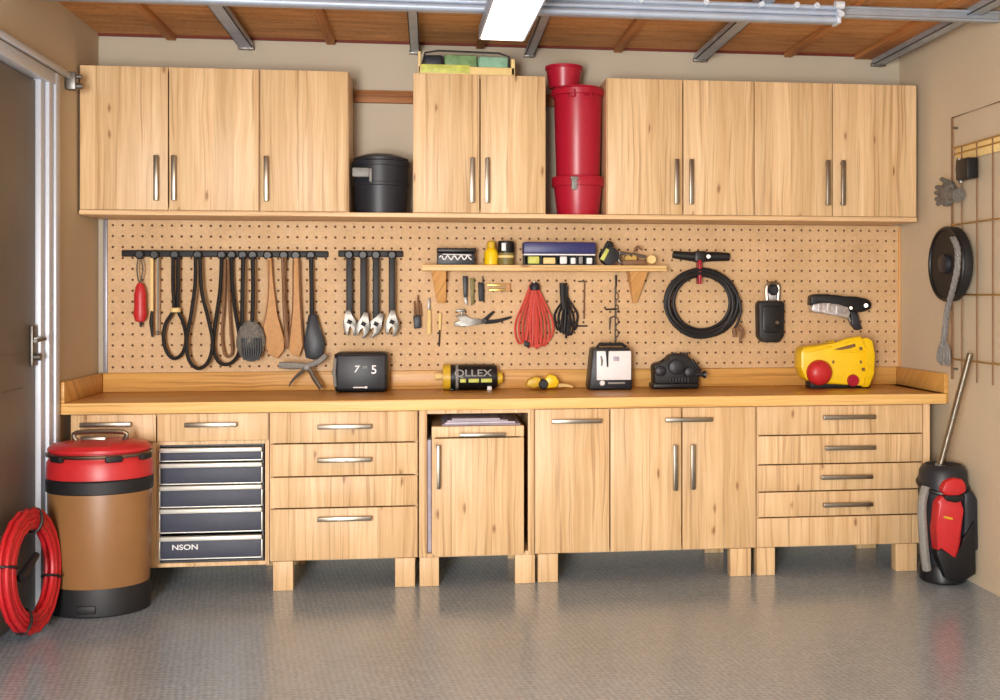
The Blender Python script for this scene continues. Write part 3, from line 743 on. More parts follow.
part('end_cap', Sh().pxprism([(506, 283.5), (510.5, 283.5), (510.5, 291.5), (506, 291.5)], -.052, -.03, .002), M['leather'], t)
t = thing('pliers', 'open steel pliers hanging sideways on the pegboard', 'pliers', T(482, 328, -.045))
part('jaw', Sh().pxprism([(455, 316), (465, 314), (470, 319), (487, 319.5), (487, 323.5), (470, 325), (464, 327), (454.5, 326), (454.5, 322), (462, 321)], -.055, -.035, .003), M['metal'], t)
part('handle', Sh().tube(L([(485, 322), (497, 321), (511.5, 317)], -.045), [.012, .010, .006], 8, sub=4), M['charcoal'], t)
part('handle', Sh().tube(L([(484, 320.5), (489, 316), (494, 311.5)], -.045), [.011, .009, .007], 8, sub=4), M['charcoal'], t)
part('pivot', Sh().cyl(T(484, 321, -.062), T(484, 321, -.03), .012, None, 12), M['rubber'], t)
tag(part('pipe_clip', Sh().pxprism([(456, 309.5), (465.5, 309), (465.5, 311.5), (456, 312)], -.05, -.0205, .002).pxprism([(461, 311), (463, 311), (463, 315), (461, 315)], -.04, -.0205, .001), M['metal']), 'small steel clip fixed just above the sideways pliers', 'clip')
# cord bundles
def cord(t, m, u, v0, v1, n, wid, r, seed, Y=-.07, stem=.45, sag=7):
    rd = random.Random(seed)
    s = Sh()
    for k in range(n):
        f = (k / (n - 1) - .5) * 2; w = wid * f; yy = Y + rd.uniform(-.02, .02) + abs(f) * .012
        w2 = w * rd.uniform(.35, .65); b = v1 - abs(f) ** 2 * sag - rd.uniform(0, 4)
        pts = [(u - 1 + w * .10, v0), (u + w * stem, v0 + (b - v0) * .3), (u + w * .92, v0 + (b - v0) * .62), (u + w * .95, b - 9), (u + (w + w2) * .45, b), (u + w2 * .7, b - 9), (u + w2 * stem, v0 + (b - v0) * .45), (u + 1 + w2 * .05, v0 + 3)]
        s.tube([T(a, c, yy + (.006 if i > 4 else 0)) for i, (a, c) in enumerate(pts)], r, 6, sub=4)
    return part('coil', s, m, t)
t = thing('cord_bundle', 'red extension cord folded in a bundle and hung under the shelf', 'cord', T(534, 348, -.07))
cord(t, M['cord_red'], 534, 283, 349, 11, 19.5, .0062, 2, -.07, .5, 5)
part('tie', Sh().lathe([(.02, -.012), (.03, -.008), (.03, .012), (.018, .03)], T(534.5, 288, -.07), 12), M['charcoal'], t)
part('hook', Sh().tube(L([(534, 281), (534, 284)], -.04), .006).cyl(T(534, 282, -.02), T(534, 282, -.09), .005, None, 8), M['metal'], t)
part('plug', Sh().pxprism([(524, 340), (530, 343), (529, 348), (524, 346)], -.085, -.065, .004), M['rubber'], t)
t = thing('cord_bundle', 'black cord folded in a small bundle right of the red cord', 'cord', T(566, 338, -.06))
cord(t, M['rubber'], 566, 283, 338, 7, 11.5, .0065, 5, -.06, .12, 5)
part('tie', Sh().tube(L([(563, 283), (563, 298), (565, 309)], -.07), [.02, .016, .022], 8, sub=3), M['rubber'], t)
# small hooks and chain
t = thing('hook_rail', 'slim dark metal rod held by two pegs right of the black cord', 'hook', T(584, 327, -.035))
part('rod', Sh().cyl(T(584.5, 281, -.035), T(584, 319, -.035), .0045, None, 8), M['brown'], t)
part('peg', Sh().cyl(T(578, 281.5, -.035), T(587, 281.5, -.035), .004, None, 8), M['metal'], t)
part('peg', Sh().tube([T(587, 326, -.021), T(587, 326, -.04), T(577, 326, -.04)], .004, 8), M['rubber'], t)
t = thing('chain', 'thin steel chain hanging with small hooks above the white-fronted box', 'chain', T(616, 344, -.035))
for k in range(9):
    v = 290 + k * 6.2; c = T(616 + (1 if k % 2 else -1) * .5, v, -.035)
    pts = [c + Vector((.009 * math.cos(a) * (1 if k % 2 else .45), (.0 if k % 2 else .009) * math.cos(a), .02 * math.sin(a))) for a in [2 * PI * i / 10 for i in range(10)]]
    part('link', Sh().tube(pts, .0035, 6, closed=True), M['metal'], t)
part('hook', Sh().tube([T(616, 275, -.035), T(616, 287, -.035)], [.007, .004]).cyl(T(616, 276, -.02), T(616, 276, -.045), .004, None, 8), M['rubber'], t)
part('hook', Sh().tube(L([(617, 309), (606, 309.5), (604.5, 307)], -.035), .005, 6), M['rubber'], t)
part('hook', Sh().tube(L([(615, 316), (610, 318), (609.5, 330)], -.035), [.004, .006, .004], 6), M['metal'], t)

# ------------------------------------------------------------------ little shelf and what stands on it
YS = -.165
sz1 = Z(545, 265, YS); sz0 = Z(545, 271, YS)
t = thing('wall_shelf', 'short pale wood shelf on two brackets fixed to the pegboard', 'shelf', (X(545, YS), -.09, sz0))
part('board', Sh().box(X(422, YS), X(667, YS), YS, -.0205, sz0, sz1, .003), M['shelfwood'], t)
for a, b, c, d in ((431, 446, 437, 446), (630, 648, 633, 637)):
    zb_ = Z(a, 303, -.03)
    ya = YS + .025
    part('bracket', Sh().hull([(X(a, ya), ya, sz0 - .0005), (X(b, ya), ya, sz0 - .0005), (X(b, ya), -.0205, sz0 - .0005), (X(a, ya), -.0205, sz0 - .0005)],
                              [(X(c, -.04), -.04, zb_), (X(d, -.04), -.04, zb_), (X(d, -.04), -.0205, zb_), (X(c, -.04), -.0205, zb_)], .002), M['pine'], t)
ys = -.145
sz = sz1 + .0005
t = thing('socket_case', 'dark flat tool case with white script at the shelf left end', 'case', (X(457, ys), -.09, sz))
a, b = X(437, ys), X(475, ys); h = Z(457, 248, ys) - sz
part('body', Sh().box(a, b, ys, -.035, sz, sz + h * .72, .006), M['charcoal'], t)
part('lid', Sh().box(a - .002, b + .006, ys - .003, -.033, sz + h * .74, sz + h, .008), M['black'], t)
wv = [(a + .012 + (b - a - .03) * k / 16, sz + h * (.42 + .13 * math.sin(k * 1.9))) for k in range(17)]
part('lettering', Sh().tube([(x, ys - .001, z) for x, z in wv], .004, 6, sub=3).tube([(a + .03, ys - .001, sz + h * .62), (b - .02, ys - .001, sz + h * .58)], .003, 6), M['white'], t)
t = thing('glue_bottle', 'yellow bottle with mustard cap standing on the shelf', 'bottle', T(491, 264, -.1))
bx = X(491, -.1); h = Z(491, 241, -.1) - sz
part('body', Sh().lathe([(.032, 0), (.037, .005), (.037, h * .5), (.028, h * .66), (.014, h * .74)], (bx, -.1, sz), 20), M['yellow'], t)
part('cap', Sh().lathe([(.02, h * .70), (.024, h * .72), (.021, h * .95), (.014, h)], (bx, -.1, sz), 16), M['mustard'], t)
t = thing('spray_can', 'short dark can with a pale label right of the yellow bottle', 'can', T(506, 264, -.1))
bx = X(506, -.1); h = Z(506, 241, -.1) - sz
part('body', Sh().lathe([(.038, 0), (.042, .004), (.042, h * .5), (.038, h * .54)], (bx, -.1, sz), 24), M['olive'], t)
part('cap', Sh().lathe([(.039, h * .5), (.044, h * .52), (.044, h * .96), (.038, h)], (bx, -.1, sz), 24), M['black'], t)
part('label_patch', Sh().box(bx - .026, bx - .004, -.1465, -.139, sz + h * .58, sz + h * .9, .002), M['white'], t, 'white patch')
part('band', Sh().lathe([(.0425, h * .3), (.0428, h * .3), (.0428, h * .4), (.0425, h * .4)], (bx, -.1, sz), 24, cap=False), M['cream'], t)
t = thing('organizer_case', 'long clear parts case with navy lid on the shelf', 'case', (X(557, ys), -.09, sz))
a, b = X(523.5, ys), X(596, ys); h = Z(557, 242, ys) - sz
part('lid', Sh().box(a, b, ys, -.035, sz + h * .50, sz + h, .007), M['navy'], t)
part('rim', Sh().box(a + .002, b - .004, ys - .002, -.034, sz + h * .42, sz + h * .49, .003), M['white'], t, 'white rim')
part('tray', carcass(a + .004, b - .006, ys + .002, -.036, sz, sz + h * .42, .004).box(a + .09, a + .096, ys + .003, -.04, sz, sz + h * .4).box(a + .19, a + .196, ys + .003, -.04, sz, sz + h * .4).box(a + .28, a + .286, ys + .003, -.04, sz, sz + h * .4), M['black'], t)
for k, (f0, f1, m) in enumerate(((.06, .22, 'lime'), (.27, .44, 'cream'), (.5, .6, 'white'), (.65, .72, 'white'), (.76, .82, 'grey'), (.87, .95, 'white'))):
    part('part_pack', Sh().box(a + (b - a) * f0, a + (b - a) * f1, ys - .001, ys + .03, sz + .006, sz + h * (.33 if k % 2 else .38), .006), M[m], t)
t = thing('strap_roll', 'dark rolled strap with a pale buckle next to the navy-lidded case', 'strap', T(608, 264, -.1))
bx = X(609, -.1)
part('roll', Sh().lathe([(.02, -.05), (.048, -.045), (.05, 0), (.048, .045), (.02, .05)], (bx, -.095, sz + .0505), 20, 'y').tube([T(612, 247, -.1), T(609, 243, -.1), T(604, 252, -.1)], [.012, .016, .012], 8, sub=3), M['rubber'], t)
part('buckle', Sh().hull([T(600, 259, -.15), T(604, 261, -.15), T(609.5, 250, -.15), T(606.5, 248, -.15)], [p + Vector((0, .012, 0)) for p in (T(600, 259, -.15), T(604, 261, -.15), T(609.5, 250, -.15), T(606.5, 248, -.15))], .003), M['lime'], t, 'pale buckle')
t = thing('hand_drill', 'small metal hand drill lying on the shelf, right end', 'drill', T(633, 264, -.1))
part('frame', Sh().tube([T(620, 253, -.12), T(634, 254.5, -.12), T(646, 257, -.12)], [.010, .008, .008], 8).tube([T(620, 252, -.12), T(619.5, 262, -.12), T(632, 263, -.12)], .008, 8, sub=3), M['metal'], t)
part('gear', Sh().lathe([(.02, -.008), (.024, 0), (.02, .008)], T(628, 259, -.125), 16, 'y').lathe([(.014, -.008), (.017, 0), (.014, .008)], T(634, 258, -.125), 12, 'y'), M['brass'], t)
part('crank', Sh().tube([T(634, 252, -.12), T(637, 246.5, -.12), T(642, 250, -.12)], .006, 8, sub=3), M['brown'], t)
part('base', Sh().box(X(622, -.12), X(645, -.12), -.14, -.07, sz, sz + .03, .008), M['brown'], t)
tag(part('tape_roll', Sh().lathe([(.012, -.02), (.022, -.022), (.024, -.018), (.024, .018), (.022, .02)], T(651, 259.5, -.13) * 1.0, 20, 'y'), M['cream']), 'cream round roll at the right end of the shelf', 'roll')

# ------------------------------------------------------------------ hose coil, pouch and glue gun
t = thing('cable_hanger', 'black bar hanger above the coiled black cable', 'hanger', T(701, 262, -.05))
part('bar', Sh().tube(L([(673, 254.5), (686, 256), (701, 257), (716, 256.5), (729, 257)], -.058), [.02, .024, .027, .026, .022], 12, sub=2), M['rubber'], t)
part('clamp', Sh().box(X(695, -.08), X(706, -.08), -.088, -.0205, Z(700, 262, -.08), Z(700, 251, -.08), .008), M['black'], t)
part('screw', Sh().cyl(T(708.5, 256.5, -.092), T(708.5, 256.5, -.07), .01, None, 10), M['chrome'], t)
part('strap', Sh().box(X(697.8, -.09), X(700.6, -.09), -.115, -.045, Z(699, 284, -.09), Z(699, 260, -.09), .003), M['crimson'], t, 'dark red strap')
t = thing('cable_coil', 'thick black cable coiled in rings on the pegboard', 'cable', T(702, 338, -.07))
s = Sh(); rd = random.Random(4)
for k in range(9):
    cu = 701.5 + rd.uniform(-2.5, 2.5); cv = 303 + rd.uniform(-1, 1.5); ru = 31 + rd.uniform(-4.5, 6); rv = 29.5 + rd.uniform(-3, 4.5); yy = -.055 - .0065 * k
    ph = rd.uniform(0, 6)
    s.tube([T(cu + ru * math.cos(2 * PI * i / 36), cv + rv * math.sin(2 * PI * i / 36), yy + .006 * math.sin(2 * PI * i / 36 + ph)) for i in range(36)], .0095, 8, closed=True)
part('coil', s, M['rubber'], t)
part('tail', Sh().tube(L([(690, 272), (705, 270), (722, 277), (736, 293), (740.5, 308), (738, 322), (734, 329)], -.115), .0075, 8, sub=5), M['rubber'], t)
part('plug', Sh().tube(L([(734, 328), (735, 337)], -.115), [.011, .013], 8).tube(L([(736, 326), (741, 333), (740, 343)], -.115), [.006, .008, .006], 8).tube(L([(738, 324), (743, 330), (743, 338)], -.11), [.006, .007, .005], 8), M['brown'], t)
t = thing('tool_pouch', 'black padded pouch hanging from a silver clip on the pegboard', 'pouch', T(772, 343, -.06))
part('body', Sh().pxprism([(760.5, 301), (783.5, 301), (785, 304), (784.5, 336), (780, 342.5), (764, 342.5), (759.5, 337), (759, 305)], -.105, -.021, .012), M['rubber'], t)
part('flap', Sh().pxprism([(763, 306), (781.5, 306), (781.5, 330), (779, 333), (766, 333), (763, 330)], -.112, -.1, .005), M['black'], t)
part('snap', Sh().lathe([(.010, 0), (.012, -.004), (.006, -.009)], T(777, 322.5, -.112), 14, 'y'), M['chrome'], t, 'silver snap')
n0 = T(772.5, 289, -.06)
part('clip', Sh().tube(L([(767, 300), (766.5, 290), (768, 284.5), (773, 283), (778, 285), (778.5, 292), (778, 300)], -.06), .011, 8, sub=4), M['chrome'], t, 'silver clip')
part('clip_plate', Sh().box(X(767.5, -.05), X(778, -.05), -.058, -.045, Z(772, 300, -.05), Z(772, 285, -.05), .004), M['silver'], t)
part('clip_knob', Sh().lathe([(.02, -.03), (.03, -.02), (.03, .025)], T(772.5, 290, -.05), 14, 'y'), M['charcoal'], t)
t = thing('glue_gun', 'black and silver gun-shaped tool hanging sideways at the pegboard right', 'gun tool', T(842, 330, -.07))
part('body', Sh().pxprism([(811.5, 296), (816, 294), (829, 294), (836, 296.5), (856, 296.5), (868, 299), (872.5, 304), (871, 309), (864, 312), (852, 312), (846, 306), (838, 303.5), (822, 302), (814, 303), (811, 306)], -.1, -.03, .01), M['black'], t)
part('barrel', Sh().pxprism([(813, 304), (824, 302.5), (838, 304), (848, 307), (851, 313), (848, 319), (840, 316), (829, 312.5), (816, 313), (812, 310)], -.104, -.035, .008), M['silver'], t)
for u, v in ((820, 307.5), (829, 307), (838, 309.5)):
    part('barrel_clamp', Sh().pxprism([(u - 2, v - 4), (u + 2, v - 4), (u + 2, v + 5), (u - 2, v + 5)], -.11, -.04, .003), M['silver'], t)
part('grip', Sh().pxprism([(851, 311), (858, 312), (859, 322), (863, 329), (857, 330.5), (852, 324)], -.085, -.04, .006), M['charcoal'], t)
part('trigger', Sh().tube(L([(848, 316), (851, 322), (856, 329)], -.062), [.012, .010, .008], 8, sub=3), M['metal'], t)
part('screw', Sh().cyl(T(866, 305.5, -.108), T(866, 305.5, -.09), .011, None, 12).cyl(T(851, 308, -.108), T(851, 308, -.09), .008, None, 12), M['chrome'], t)
part('hang_hook', Sh().cyl(T(836, 300, -.0205), T(836, 300, -.05), .008, None, 8), M['metal'], t)

# ------------------------------------------------------------------ on the worktop
zt = ZW + .0008
yw = -.15
# bent pliers leaning on the backsplash
t = thing('pliers', 'long open pliers with bent grey handles lying by the backsplash', 'pliers', (X(308, yw), yw, zt))
part('handle', Sh().tube([T(279, 365, yw), T(290, 365.5, yw), T(305, 366, yw)], [.016, .020, .014], 8, sub=4), M['grey'], t)
part('handle', Sh().tube([T(306, 366, yw), T(318, 362, yw), T(326, 355, yw)], [.013, .016, .013], 8, sub=4), M['grey'], t)
part('leg_arm', Sh().tube([T(308, 367, yw), T(299, 374, yw), T(292, 381, yw), T(289, 386.5, yw)], [.010, .009, .006, .004], 8, sub=4), M['metal'], t)
part('leg_arm', Sh().tube([T(309, 368, yw), T(314, 378, yw), T(321, 388.5, yw)], [.012, .013, .011], 8, sub=4), M['metal'], t)
part('pivot', Sh().lathe([(.010, -.02), (.018, -.014), (.020, .012)], T(307, 367, yw), 14, 'y'), M['grey'], t)
# black speaker
yq = -.19
t = thing('speaker', 'rounded black box with white marks standing left on the worktop', 'speaker', (X(361, yq), -.13, zt))
a, b = X(334, yq), X(388, yq); h = Z(361, 352.5, yq) - zt
part('body', Sh().box(a, b, yq, -.045, zt, zt + h, .022), M['black'], t)
part('grille', Sh().box(a + .014, b - .012, yq - .006, yq + .01, zt + .014, zt + h - .014, .014), M['charcoal'], t)
part('side_rail', Sh().tube([(a + .006, yq + .004, zt + .03), (a + .001, yq + .004, zt + h * .5), (a + .006, yq + .004, zt + h - .03)], .008, 8), M['grey'], t)
text('7', (T(356, 369.5, yq - .0065)), .05, M['white'], t, shear=.2)
text('5', (T(374, 370, yq - .0065)), .062, M['white'], t)
text('m', (T(365, 367, yq - .0065)), .03, M['grey'], t)
part('badge', Sh().box(X(353, yq), X(366, yq), yq - .0085, yq - .004, zt + .022, zt + .029, .002).ell((X(366, yq), yq - .006, zt + .0255), (.008, .003, .007)), M['white'], t, 'small white bar')
part('knob', Sh().ell((a - .002, yq + .02, zt + h * .5), (.012, .012, .018)), M['grey'], t)
# black and yellow tube
yq = -.14
t = thing('caulk_tube', 'black tube with yellow bands and grey lettering lying on the worktop', 'tube', (X(472, yq), yq + .03, zt))
cz = zt + .0685; cy = yq + .045
xa, xb = X(447, yq), X(497, yq)
part('body', Sh().lathe([(.058, 0), (.066, .006), (.066, .012), (.0655, xb - xa - .03), (.06, xb - xa)], (xa, cy, cz), 28, 'x'), M['black'], t)
part('end_band', Sh().lathe([(.05, -.022), (.067, -.02), (.068, .016), (.0665, .018)], (xa, cy, cz), 28, 'x'), M['mustard'], t)
part('label_band', Sh().lathe([(.0662, .045), (.0668, .046), (.0668, .058), (.0662, .059)], (xa, cy, cz), 28, 'x', cap=False), M['grey'], t)
text('QLLEX', (X(473, cy - .067), cy - .067, cz + .022), .05, M['grey'], t, sx=1.3)
for ua, ub in ((460, 466), (468.5, 479), (481, 492)):
    part('stripe', Sh().box(X(ua, cy - .067), X(ub, cy - .067), cy - .068, cy - .055, cz - .026, cz - .006, .002), M['lime'], t)
part('nozzle', Sh().lathe([(.03, 0), (.034, .01), (.03, .03), (.014, .034)], (xb, cy, cz - .008), 20, 'x'), M['mustard'], t)
part('tip', Sh().lathe([(.018, -.065), (.022, -.06), (.016, -.02)], (xa, cy, cz + .004), 16, 'x'), M['cream'], t)
part('foot', Sh().box(X(487, yq), X(491.5, yq), cy - .075, cy - .03, zt, zt + .022, .004), M['white'], t, 'white foot')
part('foot', Sh().box(X(450, yq), X(454, yq), cy - .06, cy + .04, zt, zt + .012, .003), M['black'], t)
# yellow clamps
yq = -.13
t = thing('spring_clamp', 'yellow spring clamp lying on the worktop before the red cord', 'clamp', (X(544, yq), yq, zt))
part('jaw', Sh().pxprism([(526, 386), (528, 380), (536, 376.5), (541, 378), (541, 386), (534, 388.6)], yq - .03, yq + .03, .008), M['mustard'], t)
part('jaw', Sh().pxprism([(545, 379), (549, 374), (556, 376), (559.5, 382), (557, 387.5), (545, 388.6)], yq - .03, yq + .03, .008), M['yellow'], t)
part('spring', Sh().lathe([(.02, -.036), (.026, -.03), (.026, .03), (.02, .036)], (X(543, yq), yq, zt + .03), 16, 'y'), M['rubber'], t)
part('handle', Sh().tube([T(558, 385.5, yq), T(566, 385.5, yq), T(573, 387, yq)], [.012, .009, .006], 8, sub=3), M['cream'], t)
# white fronted box
yq = -.2
t = thing('battery_charger', 'dark box with a white front panel standing on the worktop', 'charger', (X(611, yq), -.12, zt))
a, b = X(589, yq), X(633, yq); h = Z(611, 348, yq) - zt
part('body', Sh().hull([(a, yq, zt), (b, yq, zt), (b, -.045, zt), (a, -.045, zt)], [(a + .022, yq, zt + h), (b - .012, yq, zt + h), (b - .012, -.045, zt + h), (a + .022, -.045, zt + h)], .014), M['charcoal'], t)
fp = part('front_panel', Sh().box(X(596.5, yq), X(631, yq), yq - .008, yq + .004, Z(611, 380, yq), Z(611, 351, yq), .004), M['white'], t, 'white panel')
part('lever', Sh().tube([T(607, 347, yq - .012), T(607.3, 358, yq - .012), T(607.6, 367, yq - .012)], [.010, .006, .004], 8), M['rubber'], fp)
part('mark', Sh().tube([T(601, 356, yq - .0085), T(602, 361, yq - .0085), T(601.5, 366, yq - .0085)], [.004, .007, .004], 6), M['grey'], fp)
part('mark', Sh().box(X(613, yq), X(619, yq), yq - .009, yq - .006, Z(616, 361, yq), Z(616, 356.5, yq), .001), M['lilac'], fp)
part('top_grip', Sh().tube([(a + .05, yq + .04, zt + h), (a + .06, yq + .04, zt + h + .018), (b - .05, yq + .04, zt + h + .018), (b - .03, yq + .04, zt + h)], .009, 8), M['rubber'], t)
part('button', Sh().lathe([(.012, 0), (.015, -.012), (.010, -.02)], T(602, 383, yq), 14, 'y'), M['white'], t, 'white knob')
part('button', Sh().box(X(608, yq), X(625, yq), yq - .006, yq + .002, Z(616, 384, yq), Z(616, 382, yq), .002), M['grey'], t)
# black mechanical lump
yq = -.17
t = thing('air_pump', 'squat black pump with knobs and a stub pipe on the worktop', 'pump', (X(676, yq), -.12, zt))
part('base', Sh().box(X(653, yq), X(699, yq), yq - .01, -.05, zt, zt + .03, .01), M['black'], t)
part('body', Sh().pxprism([(654, 366), (657, 363.5), (667, 363), (669, 357), (673, 354.5), (685, 354), (691, 358), (696, 367), (700, 374), (699, 384), (655, 384)], yq, -.06, .014), M['rubber'], t)
for u, v, rr in ((660, 371, .03), (676, 367, .042), (689, 372, .03)):
    part('cylinder', Sh().lathe([(rr * .6, -.028), (rr * .95, -.022), (rr, 0), (rr, .02)], T(u, v, yq), 16, 'y'), M['charcoal'], t)
for u in (675, 682, 686): part('knob', Sh().cyl(T(u, 356, -.12), T(u, 352.5, -.12), .012, .009, 10), M['black'], t)
fn = Sh()
for k in range(7): fn.box(X(669 + k * 3, yq), X(670.4 + k * 3, yq), yq - .016, yq + .02, Z(676, 383, yq), Z(676, 377, yq), .002)
part('fins', fn, M['charcoal'], t)
part('stub_pipe', Sh().cyl(T(694, 374, yq), T(703, 374.5, yq), .012, .012, 12).cyl(T(703, 374.5, yq), T(705.5, 374.5, yq), .018, .022, 12), M['charcoal'], t)
part('hose', Sh().tube([T(692, 360, yq), T(697, 367, yq), T(701, 371, yq)], .010, 8, sub=3), M['black'], t)
# yellow vacuum
yq = -.26
t = thing('portable_vacuum', 'yellow portable vacuum with a red round cap on the worktop', 'vacuum', (X(838, yq), -.16, zt))
zz = Z(838, 388, yq)
part('body', Sh().pxprism([(801, 352), (804, 347), (830, 344), (842, 344.5), (846, 340.5), (856, 338), (868, 338.5), (873, 348), (873.5, 370), (870, 385), (860, 385.5), (820, 384), (806, 380), (801, 368)], yq, -.14, .022), M['yellow'], t)
part('top_ridge', Sh().pxprism([(804, 350), (832, 345.5), (832, 348), (806, 353)], yq - .006, yq + .01, .003).pxprism([(834, 351), (868, 350), (868, 352), (834, 353)], yq - .006, yq + .01, .003), M['yellow'], t)
part('end_ring', Sh().pxprism([(862, 339), (868, 337.5), (873, 341), (875.5, 355), (874.5, 374), (869.5, 387), (863, 387.5), (867, 373), (867.5, 352)], yq - .016, -.13, .008), M['yellow'], t)
part('grip_slot', Sh().pxprism([(834, 349.5), (846, 346), (855, 343.5), (856, 346.5), (850, 348.5), (840, 350)], yq - .004, yq + .004, .002), M['brown'], t, 'dark grip opening')
part('handle', Sh().tube([T(836, 345.5, yq + .02), T(846, 341, yq + .01), T(860, 338.5, yq + .02)], [.012, .014, .014], 10, sub=4), M['yellow'], t)
cap = T(818.5, 372.5, yq)
part('round_cap', Sh().lathe([(.066, .01), (.069, -.006), (.066, -.028), (.055, -.045), (.03, -.056), (.008, -.058)], cap, 32, 'y'), M['red'], t, 'red round cap')
part('foot_wheel', Sh().lathe([(.03, .02), (.034, 0), (.03, -.012)], T(853, 380.5, yq), 20, 'y'), M['crimson'], t)
for u, v, w in ((861, 348.5, 1.5), (833.5, 362, 1), (861, 362, 1), (864, 369.5, 1)):
    part('vent', Sh().pxprism([(u - w, v - 1.5), (u + w, v - 1.5), (u + w, v + 1.5), (u - w, v + 1.5)], yq - (.018 if u > 863 else .003), yq + .002, .001), M['brown'], t)
part('base', Sh().box(X(812, yq), X(872, yq), yq + .02, -.15, zt, zt + .035, .006), M['rubber'], t)

# ------------------------------------------------------------------ left floor: bin and hose
bx, by, RX, RY = -1.463, -.787, .223, .176
t = thing('trash_bin', 'tan round bin with red lid and black base in the left corner', 'bin', (bx, by, 0))
def zz_(v): return Z(98, v, by - .1)
k = RY / RX
HB = .79
part('base', Sh().lathe([(RX * .93, 0), (RX * .96, .006), (RX * .97, .10), (RX * .93, .125)], (bx, by, .0005), 48, 'z', 1, k).box(bx - .05, bx + .03, by - RY * 1.0, by - RY * .9, .02, .055, .004), M['rubber'], t)
part('body', Sh().lathe([(RX * .93, .12), (RX * .95, .13), (RX * .985, .53), (RX * .97, .545)], (bx, by, .0005), 48, 'z', 1, k), M['tan'], t)
part('band', Sh().lathe([(RX * .98, .53), (RX * 1.015, .535), (RX * 1.02, .585), (RX * .98, .595)], (bx, by, .0005), 48, 'z', 1, k), M['rubber'], t)
lid = part('lid', Sh().lathe([(RX * .97, .59), (RX * 1.01, .594), (RX * 1.0, .66), (RX * .96, .675), (RX * .93, .69), (RX * .93, .706), (RX * .98, .71), (RX * .98, .722), (RX * .9, .738), (RX * .6, .75), (RX * .15, .755)], (bx, by, .0005), 48, 'z', 1, k), M['red'], t)
ring = [(bx + RX * .985 * math.cos(a), by + RX * k * .985 * math.sin(a), .695) for a in [2 * PI * i / 40 for i in range(40)]]
part('ring', Sh().tube(ring, .009, 8, closed=True), M['chrome'], lid, 'silver ring')
for a in (-2.25, -1.1, -.35):
    px_, py_ = bx + RX * 1.0 * math.cos(a), by + RY * 1.0 * math.sin(a)
    n0 = Sh().box(-.035, .035, -.012, .012, .672, .70, .006)
    n0.xf(Matrix.Translation((px_, py_, 0)) @ Matrix.Rotation(a + PI / 2, 4, 'Z'))
    part('latch', n0, M['rubber'], lid)
part('handle', Sh().tube([(bx - .1, by, .745), (bx - .1, by, .785), (bx + .1, by, .785), (bx + .1, by, .745)], .011, 8, sub=4).box(bx - .08, bx + .03, by - .02, by + .02, .745, .768, .006), M['chrome'], lid)
t = thing('hose_coil', 'red hose coiled on edge against the left wall before the tan bin', 'hose', (-1.62, -1.18, 0))
s = Sh(); rd = random.Random(9)
ctr = Vector((-1.625, -1.18, .268)); e1 = Vector((-.08, -1.0, 0)).normalized(); e2 = Vector((-.07, 0, 1)).normalized(); en = e1.cross(e2)
for q in range(11):
    r = .245 - .013 * (q % 6) - rd.uniform(0, .006); off = en * ((q // 6) * .026 - .013 + rd.uniform(-.004, .004))
    s.tube([ctr + off + e1 * r * math.cos(2 * PI * i / 40) + e2 * r * (1 + .02 * math.sin(3 * i)) * math.sin(2 * PI * i / 40) for i in range(40)], .0105, 8, closed=True)
part('coil', s, M['hose_red'], t)
rng_ = lambda a: ctr + e1 * .205 * math.cos(a) + e2 * .205 * math.sin(a)
for a in (.3, 1.9, 3.5, 5.2):
    c = rng_(a); rd_ = (c - ctr).normalized()
    part('tie', Sh().tube([c + rd_ * .05 * math.cos(b) + en * .034 * math.sin(b) for b in [2 * PI * i / 14 for i in range(14)]], .006, 6, closed=True), M['rubber'], t)
part('nozzle', Sh().tube([ctr + e1 * .13 - en * .02, ctr - e1 * .02 + e2 * .06 - en * .02], [.02, .014], 10), M['rubber'], t)

# ------------------------------------------------------------------ right floor: wet vacuum
vx, vy = 2.497, -.79
t = thing('shop_vacuum', 'red and black canister vacuum standing in the right corner', 'vacuum', (vx, vy, 0))
part('base', Sh().lathe([(0.0972, 0), (0.1102, .01), (0.1142, .07), (0.1053, .09)], (vx, vy, .0005), 32), M['black'], t)
part('tub', Sh().lathe([(0.1004, .08), (0.1069, .1), (0.1150, .40), (0.1183, .47), (0.1118, .54), (0.0972, .565), (.085, .572), (.075, .55), (.02, .54)], (vx, vy, .0005), 32), M['charcoal'], t)
vf = vy - .13
part('front_shell', Sh().pxprism([(938, 502), (943, 495), (950, 493), (962, 494), (963.5, 510), (962, 540), (958, 558), (953, 568), (946, 574), (941, 566), (938, 550), (936.5, 530)], vf, vy - .05, .018), M['red'], t, 'red front shell')
part('motor_head', Sh().pxprism([(942, 491), (946, 482), (953, 478), (963, 479), (967, 485), (967, 492), (958, 497), (946, 496)], vf - .01, vy - .04, .014), M['red'], t, 'red rounded top')
part('latch', Sh().pxprism([(944, 496), (965, 495), (964, 501), (956, 503), (947, 501)], vf - .014, vy - .1, .005), M['black'], t)
part('lower_trim', Sh().pxprism([(937, 552), (942, 548), (950, 556), (956, 560), (963, 540), (975, 520), (976, 574), (960, 584), (946, 579)], vf - .006, vy - .07, .006), M['black'], t)
part('side_shell', Sh().pxprism([(964, 494), (972, 490), (978, 500), (979, 550), (966, 556), (963.5, 540), (965, 512)], vf + .006, vy - .04, .012), M['charcoal'], t)
part('ridge', Sh().pxprism([(944, 516), (953, 518), (953, 520), (944, 518)], vf - .004, vf + .01, .001), M['mustard'], t)
part('rim', Sh().tube([(vx + 0.1158 * math.cos(a), vy + 0.1158 * math.sin(a), .47 + .03 * math.sin(a)) for a in [2 * PI * i / 32 for i in range(32)]], .012, 8, closed=True), M['black'], t)
